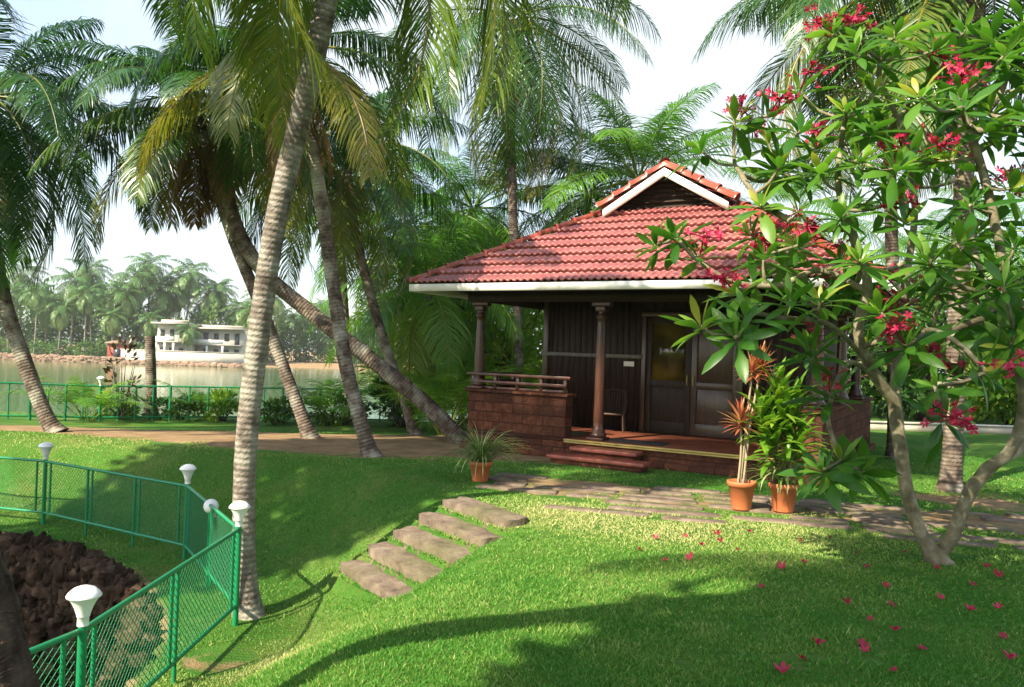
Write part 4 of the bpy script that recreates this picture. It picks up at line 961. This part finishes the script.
def flower(b, c, ax, r, flat=1.0):
    ax = unit(ax); ex = unit(np.cross(ax, (0.31, 0.77, 0.55))); ey = np.cross(ax, ex); a0 = rng.random()*6
    for k_ in range(5):
        a = a0+k_*2*pi/5; d = cos(a)*ex+sin(a)*ey; s = -sin(a)*ex+cos(a)*ey
        V = [c-ax*0.012, c+d*r*0.5+s*r*0.30+ax*0.002, c+d*r*0.95+s*r*0.24+ax*r*0.20, c+d*r*1.05+ax*r*0.12, c+d*r*0.95-s*r*0.20+ax*r*0.05, c+d*r*0.5-s*r*0.26-ax*0.002]
        b.add(V, [(0,1,2,3,4,5)], np.clip(0.5+0.6*(rng.random()-0.5)-0.0, 0, 1))
frangipani()

# ------------------------------------------------------------------ potted plants
def pot(t, r=0.155, h=0.30):
    b = MB(); b.lathe([(0.001,0), (r*0.68,0), (r*0.70,0.01), (r*0.92,h-0.06), (r*1.06,h-0.055), (r*1.08,h-0.005), (r*1.05,h), (r*0.96,h), (r*0.93,h-0.04)], (0,0,0), 28); b.build('pot', M_TERRA, t, sm=True)
    b = MB(); b.lathe([(0.001,h-0.035), (r*0.945,h-0.04)], (0,0,0), 20); b.build('soil', M_SOIL, t)
def strap(b, base, az, el, L, w_, bend, tone, m=7):
    s = np.linspace(0, 1, m); th = el-bend*s**1.2; hd = np.array([cos(az), sin(az), 0]); sd = np.array([-sin(az), cos(az), 0])
    d = np.cos(th)[:, None]*hd+np.sin(th)[:, None]*np.array([0,0,1.0])
    P = base+np.vstack([np.zeros(3), np.cumsum((d[1:]+d[:-1])/2*(L/(m-1)), 0)])
    wv = w_*np.interp(s, [0, 0.15, 0.45, 0.8, 1], [0.45, 0.8, 1, 0.6, 0.03]); nn = np.cross(d, sd)
    V = np.stack([P+sd*wv[:, None]/2+nn*-(wv*0.15)[:, None], P, P-sd*wv[:, None]/2+nn*-(wv*0.15)[:, None]], 1)
    F = []
    for r0 in range(m-1): o = r0*3; F += [(o,o+1,o+4,o+3), (o+1,o+2,o+5,o+4)]
    b.add(V.reshape(-1, 3), np.array(F), tone)
p_ = on_z(480, 481, 0.0)
t = thing('potted_plant', 'terracotta pot with grassy arching leaves in front of the parapet', 'potted plant', p_, 0, 'terracotta pots in front of the cottage'); pot(t, 0.15, 0.27)
b = MB()
for k_ in range(210):
    a = rng.random()*2*pi; f = rng.random()
    strap(b, np.array([0.09*cos(a)*f, 0.09*sin(a)*f, 0.24]), a+0.4*(rng.random()-0.5), R(88-45*f), 0.42+0.38*rng.random(), 0.016, R(60+80*rng.random()), np.clip(0.2+0.9*rng.random()**2, 0, 1))
b.build('foliage', M_STRIPE, t)
p_ = on_z(741, 509, 0.0)
t = thing('potted_plant', 'terracotta pot with bare canes topped by spiky red leaf rosettes', 'potted plant', p_, 0, 'terracotta pots in front of the cottage'); pot(t, 0.16, 0.33)
b = MB(); heads = []
for k_, (dx, dz, ln) in enumerate(((-0.05, 0.76, 0.27), (0.08, 1.36, 0.24), (0.20, 1.42, 0.25), (0.10, 0.95, 0.0))):
    tp = np.array([dx, -0.05+0.04*k_, 0.30+dz]); b.tube(spline([(0.03*(k_-1.5), 0.02*(k_ % 2), 0.28), (dx*0.4, 0, 0.3+dz*0.5), tp], 9), [0.014]*8+[0.010], 6)
    if ln: heads.append((tp, ln))
b.build('stems', plain('pale_cane', (0.30, 0.24, 0.16), 0.7, 0.2, 20), t, sm=True)
b = MB()
for tp, ln in heads:
    for k_ in range(42):
        f = k_/42; strap(b, tp-np.array([0,0,0.10*f]), k_*2.4, R(85-105*f+10*rng.random()), ln*(0.8+0.5*rng.random()), 0.030, R(15+25*rng.random()), rng.random())
b.build('foliage', M_REDLEAF, t)
p_ = on_z(783, 511, 0.0)
t = thing('potted_plant', 'terracotta pot holding a tall leafy bright green plant with striped trailing leaves', 'potted plant', p_, 0, 'terracotta pots in front of the cottage'); pot(t, 0.165, 0.33)
b = MB(); hd_ = []
for dx, dy, dz in ((-0.10, 0.05, 1.12), (0.12, 0.1, 1.00), (-0.16, -0.05, 0.62), (0.10, -0.08, 0.55), (0.02, 0.0, 0.82), (-0.28, 0, 0.86)):
    tp = np.array([dx, dy, 0.30+dz]); b.tube(spline([(dx*0.2, dy*0.2, 0.28), (dx*0.5, dy, 0.3+dz*0.5), tp], 8), 0.013, 6); hd_.append(tp)
b.build('stems', M_PBARK, t, sm=True)
b = MB()
for tp in hd_:
    for k_ in range(34):
        f = k_/34; strap(b, tp-np.array([0,0,0.34*f]), k_*2.4+rng.random(), R(80-85*f+12*rng.random()), 0.32+0.18*rng.random(), 0.088, R(30+50*rng.random()), np.clip(0.25+0.6*rng.random(), 0, 1))
b.build('leaves', M_POTLEAF, t, sm=True)
b = MB()
for k_ in range(46):
    a = rng.random()*2*pi; strap(b, np.array([0.07*cos(a), 0.07*sin(a), 0.30]), a, R(85-40*rng.random()), 0.40+0.30*rng.random(), 0.026, R(80+90*rng.random()), 0.4+0.6*rng.random())
b.build('trailing_leaves', M_STRIPE, t)

# fallen blossoms on the grass
spots = [(857,552),(912,524),(804,562),(848,605),(870,621),(890,606),(895,632),(818,646),(803,659),(862,645),(864,652),(783,673),(893,671),(921,649),(969,612),(997,611),(1003,639),(936,567),(986,566),(998,578),(905,551),(866,567),(702,544),(721,541),(738,549),(685,535),(750,530),(718,534),(640,548),(664,560),(655,537),(782,569),(886,586),(972,585),(801,540),(690,560),(830,535),(760,588),(940,600),(1010,660)]
protos_f = []
for v_ in range(4):
    FB = MB(); flower(FB, np.zeros(3), (0.3*v_-0.4, 0.25, 1), 0.028+0.004*v_, 1.0-0.0*v_); FB.T = [t_*(0.25+0.3*v_) for t_ in FB.T]
    if v_ > 1:
        FB.V = [V_*np.array([1, 1, 1.0])+np.array([0, 0, 0.35])*np.linalg.norm(V_[:, :2], axis=1)[:, None]*(v_-1) for V_ in FB.V]
    protos_f.append(FB.build('fallen_flower', M_FLOWER))
for k_, (px, py) in enumerate(spots):
    q_ = on_z(px, py, 0.02); q_[2] = float(hgt(q_[0], q_[1]))+0.022
    if k_ < 4: o = protos_f[k_]
    else: o = protos_f[k_ % 4].copy(); COL.objects.link(o)
    o.location = q_; o.rotation_euler = (0.7*(rng.random()-0.5), 0.7*(rng.random()-0.5), rng.random()*6); sc = 0.85+0.35*rng.random(); o.scale = (sc, sc, sc)
    tag(o, 'crimson frangipani blossom fallen on the shaded grass under the tree' if py > 565 or px > 840 else 'crimson frangipani blossom fallen on the sunlit grass before the path', 'flower', 'fallen frangipani blossoms')

# ------------------------------------------------------------------ near fence with lamps, pond wall
ZF = -0.90
def ground_pt(px, dY): 
    q_ = at(px, 500, dY); return np.array([q_[0], q_[1], float(hgt(q_[0], q_[1]))])
FP = [np.array([-9.6, 12.1, 0]), ground_pt(44, 11.3), ground_pt(187, 9.75), ground_pt(240, 7.6), ground_pt(88, 4.85), np.array([-3.25, 2.4, 0])]
RAILZ = -0.02
fn = thing('garden_fence', 'green painted wire mesh fence with lamp posts round the pond', 'fence', (FP[3][0], FP[3][1], ZF))
def wires(b, A, B, z0, z1, cell=0.042, r=0.0028):
    A = np.asarray(A, float); B = np.asarray(B, float); L = np.linalg.norm((B-A)[:2]); d = (B-A)/L; d[2] = 0; H = z1-z0
    n = np.array([-d[1], d[0], 0])
    segs = []
    for s in (1, -1):
        k_ = -H if s > 0 else 0.0
        end = L if s > 0 else L+H
        x_ = k_
        while x_ < end:
            t0 = max(0.0, (-x_)*s if s > 0 else (x_-L)); t1 = min(H, (L-x_) if s > 0 else x_)
            if t1 > t0+0.01: segs.append((x_+s*t0, z0+t0, x_+s*t1, z0+t1, 0.002*s))
            x_ += cell*1.414
    for (xa, za, xb, zb, of) in segs:
        p = A[:2]+d[:2]*xa; q = A[:2]+d[:2]*xb
        p = np.array([*p, za])+n*of; q = np.array([*q, zb])+n*of
        t_ = unit(q-p); u = np.cross(t_, n)
        V = []
        for c_ in (p, q):
            for a in (0, 2.094, 4.189): V.append(c_+r*(cos(a)*n+sin(a)*u))
        b.add(V, [(0,1,4,3), (1,2,5,4), (2,0,3,5)])
def garden_lamp(label, p, tilt=(0,0), globe=False, sc=0.93, group='white lamps on the green fence posts'):
    t = thing('garden_lamp', label, 'lamp', p, 0, group); t.rotation_euler = (tilt[0], tilt[1], 0.3); t.scale = (sc,)*3
    b = MB()
    if globe:
        a = np.linspace(-pi/2+0.35, pi/2, 14); b.lathe(np.c_[0.085*np.cos(a), 0.135+0.085*np.sin(a)], n=24); b.build('globe', M_LAMP, t, sm=True)
    else:
        b.lathe([(0.040,0.065), (0.046,0.085), (0.056,0.115), (0.072,0.15), (0.088,0.175), (0.096,0.186)], n=28); b.build('bowl', M_LAMP, t, sm=True)
        b = MB(); b.lathe([(0.096,0.186), (0.106,0.188), (0.106,0.197), (0.094,0.215), (0.066,0.240), (0.030,0.254), (0.001,0.257)], n=28); b.build('cap', M_LAMP, t, sm=True)
    b = MB(); b.lathe([(0.036,0.0), (0.036,0.058), (0.041,0.06), (0.041,0.068)], n=20); b.build('socket', M_LAMP, t, sm=True)
    return t
def fpost(p, h0, ztop, r=0.022, par_=fn):
    b = MB(); b.tube([(p[0], p[1], h0-0.1), (p[0], p[1], (h0+ztop)/2), (p[0], p[1], ztop)], r, 12); b.build('post', M_GREEN, par_, sm=True, off=par_.location)
for k_ in range(5):
    A, B = FP[k_].copy(), FP[k_+1].copy(); L = np.linalg.norm((B-A)[:2]); d = (B-A)/L; d[2] = 0
    zb = RAILZ-0.72
    for zz, nm_ in ((RAILZ, 'rail'), (zb, 'rail')):
        b = MB(); b.tube([(*(A+d*0.02)[:2], zz), (*((A+B)/2)[:2], zz), (*(B-d*0.02)[:2], zz)], 0.019, 10); b.build(nm_, M_GREEN, fn, sm=True, off=fn.location)
    b = MB(); wires(b, A+d*0.05, B-d*0.05, zb+0.015, RAILZ-0.015); b.build('wire_mesh', M_GREEN, fn, off=fn.location)
    nst = {0: 2, 1: 2, 2: 1, 3: 1, 4: 1}[k_]
    for q_ in range(nst):
        f = (q_+1)/(nst+1); pp = A+d*L*f; fpost(pp, float(hgt(pp[0], pp[1])), RAILZ, 0.017)
        fpost(pp+d*0.10, zb+0.1, RAILZ, 0.014)
    for pp in (A+d*0.14, B-d*0.14):
        b = MB(); b.tube([(pp[0], pp[1], zb), (pp[0], pp[1], (zb+RAILZ)/2), (pp[0], pp[1], RAILZ)], 0.015, 8); b.build('frame_bar', M_GREEN, fn, sm=True, off=fn.location)
for k_ in (1, 2, 3, 4): fpost(FP[k_], float(hgt(FP[k_][0], FP[k_][1])), RAILZ+0.03, 0.027)
garden_lamp('white fence lamp at the far left corner, smallest of the four trumpet lamps', FP[1]*[1,1,0]+[0,0,RAILZ+0.03])
garden_lamp('white fence lamp at the middle corner in front of the shaded bank', FP[2]*[1,1,0]+[0,0,RAILZ+0.03])
garden_lamp('white fence lamp right beside the pale grey palm trunk', FP[3]*[1,1,0]+[0,0,RAILZ+0.03])
garden_lamp('large white fence lamp nearest the camera, above the pond', FP[4]*[1,1,0]+[0,0,RAILZ+0.03])
gp = at(213, 520, 8.75); gp = np.array([gp[0], gp[1], RAILZ-0.14])
gp2 = gp.copy(); fpost(gp2, float(hgt(gp2[0], gp2[1])), RAILZ-0.14, 0.022)
garden_lamp('round white globe lamp, tilted and lower than the fence rail', gp, (0.25, -0.2), True)
# pond retaining wall of rubble
b = MB(); PT = np.array(PIT)
def rock(b, c, r):
    m, n = 8, 12; th = np.linspace(0, pi, m)[:, None]; ph = np.linspace(0, 2*pi, n, endpoint=False)[None]
    d = np.stack([np.sin(th)*np.cos(ph), np.sin(th)*np.sin(ph), np.cos(th)+0*ph], -1)
    d = np.sign(d)*np.abs(d)**0.7
    rr = 1+0.75*(rng.random((m, n, 1))-0.5); rr[0] = rr[0, 0]; rr[-1] = rr[-1, 0]
    V = c+d*rr*np.asarray(r); i, j = np.meshgrid(np.arange(m-1), np.arange(n), indexing='ij')
    a = (i*n+j).ravel(); e = (i*n+(j+1) % n).ravel(); b.add(V.reshape(-1, 3), np.stack([a, a+n, e+n, e], 1))
for A, B in zip(PT[:-1], PT[1:]):
    L = np.linalg.norm(B-A); d = (B-A)/L; n_ = np.array([d[1], -d[0]])
    for row in range(13):
        s = rng.random()*0.2
        while s < L:
            w_ = 0.05+0.19*rng.random()**2; p_ = A+d*s+n_*(0.06+0.018*row+0.10*rng.random())
            rock(b, np.array([p_[0], p_[1], -0.97-0.15*row+0.08*(rng.random()-0.5)]), (w_*0.66, 0.17, 0.08+0.06*rng.random())); s += w_*1.05
tag(b.build('retaining_wall', M_ROCK), 'dark rubble stone retaining wall round the pond inside the fence', 'wall')

# ------------------------------------------------------------------ lakeside fence
ff = thing('lakeside_fence', 'low green railing along the lake shore behind the palms', 'fence', (-8, 19.8, -0.5))
pts = [at(-60, 405, 18.2), at(30, 405, 19.0), at(100, 405, 19.7), at(170, 405, 20.4), at(245, 405, 21.0), at(320, 405, 21.4), at(400, 405, 21.6), at(470, 405, 21.8)]
for A, B in zip(pts[:-1], pts[1:]):
    za = on = float(hgt(A[0], A[1])); zb = float(hgt(B[0], B[1])); za = max(za, -0.62); zb = max(zb, -0.62)
    for h2 in (0.87, 0.10):
        b = MB(); b.tube([(A[0], A[1], za+h2), (*((A+B)/2)[:2], (za+zb)/2+h2), (B[0], B[1], zb+h2)], 0.022, 6); b.build('rail', M_GREEN, ff, sm=True, off=ff.location)
    for f, r in ((0.0, 0.035), (0.25, 0.018), (0.5, 0.028), (0.75, 0.018)):
        p_ = A+(B-A)*f; fpost(p_, max(float(hgt(p_[0], p_[1])), -0.7), za+(zb-za)*f+0.88, r, ff)
    b = MB(); wires(b, A, B, (za+zb)/2+0.10, (za+zb)/2+0.86, 0.14, 0.0035); b.build('wire_mesh', M_GREEN, ff, off=ff.location)
q_ = pts[2]; garden_lamp('white lamp on the lakeside railing in front of the bush palm', (q_[0], q_[1], max(float(hgt(q_[0], q_[1])), -0.62)+0.88), group='white lamps on the lakeside railing')

# ------------------------------------------------------------------ far shore
YS = 138.0
zl = -1.9
def far_house(label, x0px, x1px, topz, dY, storeys=2, dark=M_DARKW, cols=4, balcony=True):
    a = at(x0px, 350, dY); c_ = at(x1px, 350, dY); wdt = c_[0]-a[0]; x0 = a[0]
    t = thing('lake_house', label, 'house', ((a[0]+c_[0])/2, dY, zl))
    H = topz-zl; dp = 9.0; hs = H/storeys
    b = MB(); b.box((0, dp/2, H/2), (wdt, dp, H)); b.build('wall', M_PLASTER, t)
    b = MB(); b.box((0, dp/2-0.5, H+0.14), (wdt+1.2, dp+2.2, 0.28)); b.box((0, -0.75, hs+0.1), (wdt+0.5, 1.7, 0.22)); b.build('roof', M_SLAB, t)
    b = MB(); b.box((0, 1.0, H+0.55), (wdt*0.94, 0.18, 0.5)); b.build('roof_parapet', M_PLASTERD, t)
    if balcony:
        b = MB(); b.box((-wdt*0.12, -1.5, hs+0.60), (wdt*0.62, 0.12, 0.85)); b.build('balcony', M_WHITE, t)
        for q_ in range(3):
            b = MB(); b.box((-wdt*0.42+q_*wdt*0.3, -1.42, hs/2+0.02), (0.32, 0.32, hs-0.2)); b.build('column', M_WHITE, t)
    for s_ in range(storeys):
        for q_ in range(cols):
            xx = -wdt/2+wdt*(q_+0.5)/cols; tall = (q_ % 3 == 1)
            b = MB(); b.box((xx, -0.03, s_*hs+(1.55 if not tall else 1.25)), (wdt/cols*0.44, 0.10, 1.35 if not tall else 2.1)); f_ = b.build('door' if tall else 'window', dark, t)
            c2 = MB(); c2.box((xx, -0.10, s_*hs+2.42), (wdt/cols*0.62, 0.34, 0.10)); c2.build('sunshade', M_PLASTERD, f_)
    return t
far_house('left white two storey lake house with balcony across the water', 157, 186, 4.55, 142, 2, M_DARKW, 3)
far_house('right wide cream lake house with flat roof across the water', 190, 242, 3.95, 146, 2, M_DARKW, 5)
lw_ = thing('shore_wall', 'white boundary wall along the far shore below the lake houses', 'wall', (at(185, 360, 138.5)[0], 138.5, zl))
xa, xb = at(121, 360, 138.5)[0]-lw_.location[0], at(246, 360, 138.5)[0]-lw_.location[0]
b = MB(); b.box(((xa+xb)/2, 0, 0.55), (xb-xa, 0.3, 2.3)); b.build('wall_body', M_PLASTER, lw_)
b = MB(); b.box(((xa+xb)/2, 0, 1.76), (xb-xa+0.2, 0.5, 0.14)); b.build('coping', M_SLAB, lw_)
b = MB()
for q_ in range(220): rock(b, np.array([xa+(xb-xa)*rng.random(), -0.8+0.3*rng.random(), -0.75+0.35*rng.random()]), (0.6, 0.5, 0.25+0.2*rng.random()))
b.build('footing_stones', M_BANK, lw_)
bw = thing('stone_embankment', 'low brown stone embankment on the far shore at the left', 'wall', (at(40, 360, 137.5)[0], 137.5, zl))
b = MB(); xa = at(-80, 360, 137.5)[0]-bw.location[0]; xb = at(122, 360, 137.5)[0]-bw.location[0]
for q_ in range(700):
    xx = xa+(xb-xa)*rng.random(); rock(b, np.array([xx, 0.3*rng.random(), -0.75+0.95*rng.random()]), (0.35+0.3*rng.random(), 0.4, 0.16+0.18*rng.random()))
b.build('wall_body', M_BANK, bw)
kb = thing('red_shed', 'small red shed under the palms on the far shore', 'shed', (at(119, 352, 141)[0], 141, zl))
b = MB(); b.box((0,0,1.4), (2.8,2.6,2.8)); b.build('wall', M_REDP, kb); b = MB(); b.box((0,-0.2,2.95), (3.3,3.3,0.2), tilt=('X', 0.12)); b.build('roof', M_BANK, kb)
b = MB(); b.box((0.3,-1.53,1.0), (1.1,0.08,2.0)); b.build('door', M_DARKW, kb)
protos = []
for v_ in range(5):
    t = thing('shore_palm', 'coconut palm in the row along the far shore of the lake', 'palm tree', (0,0,0), 0, 'coconut palms on the far shore')
    H = 9.0+1.3*v_; P = np.array([(0,0,-0.5), (0.5*(v_-2)*0.4,0.2,H*0.5), (0.8*(v_-2)*0.5,0.3,H)])
    b, Q = trunk_mesh(P, 0.17, 0.13, n=7, step=0.6, rings=0.0); b.build('trunk', M_BARK, t, sm=True)
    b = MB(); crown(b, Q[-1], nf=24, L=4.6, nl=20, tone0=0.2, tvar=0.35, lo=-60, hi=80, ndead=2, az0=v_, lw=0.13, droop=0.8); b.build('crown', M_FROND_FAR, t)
    protos.append(t)
fp = [(-40,1.1,150),(-15,1.15,147),(8,0.95,144),(20,1.2,152),(34,0.8,142),(46,1.1,150),(58,0.85,143),(70,1.2,150),(84,0.9,143),(92,1.15,152),(104,1.25,150),(112,0.75,143),(124,1.05,148),(135,1.15,151),(146,1.25,155),(152,0.8,147),(160,1.3,156),(168,1.1,160),(176,1.15,158),(184,1.2,156),(187,0.62,141),(200,0.95,160),(206,1.15,158),(214,0.9,162),(222,1.0,160),(232,1.05,163),(243,1.0,158),(254,0.85,154),(262,1.05,165),(272,0.9,160),(284,1.0,170),(296,0.85,168),(306,0.95,175),(318,0.9,172),(330,0.85,180),(345,0.95,185),(360,0.8,178),(376,0.9,190),(392,0.9,190),(410,0.8,190),(430,0.9,195),(450,0.85,190)]
for q_, (px, sc, dY) in enumerate(fp):
    x_ = at(px, 350, dY)[0]; src = protos[q_ % 5]
    if q_ < 5: src.location = (x_, dY, zl); src.scale = (sc,)*3; src.rotation_euler = (0, 0, q_*1.3)
    else: dup(src, (x_, dY, zl), q_*1.7, sc)
b = MB()
for q_ in range(64):
    px = -60+q_*8.6; dY = 150+14*rng.random()+max(0, (px-240)*0.14); x_ = at(px, 350, dY)[0]
    hh = (5.2 if px < 130 else 3.6)+2.6*rng.random()
    leaves(b, (x_, dY, zl+hh*0.9), (3.6+1.5*rng.random(), 2.5, hh), 560, 0.85, 16)
for q_ in range(26):
    px = -40+q_*7+4*rng.random()
    if px > 150: px += 100
    dY = 142+3*rng.random(); x_ = at(px, 350, dY)[0]; leaves(b, (x_, dY, zl+1.3), (2.0, 1.2, 1.5), 240, 0.5, 8)
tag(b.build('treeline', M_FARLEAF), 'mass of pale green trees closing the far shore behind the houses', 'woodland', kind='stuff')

# ------------------------------------------------------------------ humid air over the lake
b = MB(); b.box((0, 190, 9.0), (840, 560, 32.0)); hz = b.build('haze', None)
k = NM('haze'); k.t.nodes.remove(k.b)
pv = k.n('ShaderNodeVolumePrincipled', {'Color': (0.93, 0.97, 1.0, 1), 'Density': 0.0003, 'Anisotropy': 0.0})
k.t.links.new(pv.outputs[0], k.out.inputs['Volume']); hz.data.materials.clear(); hz.data.materials.append(k.m)
tag(hz, 'thin humid haze paling the far shore', 'haze', kind='stuff')
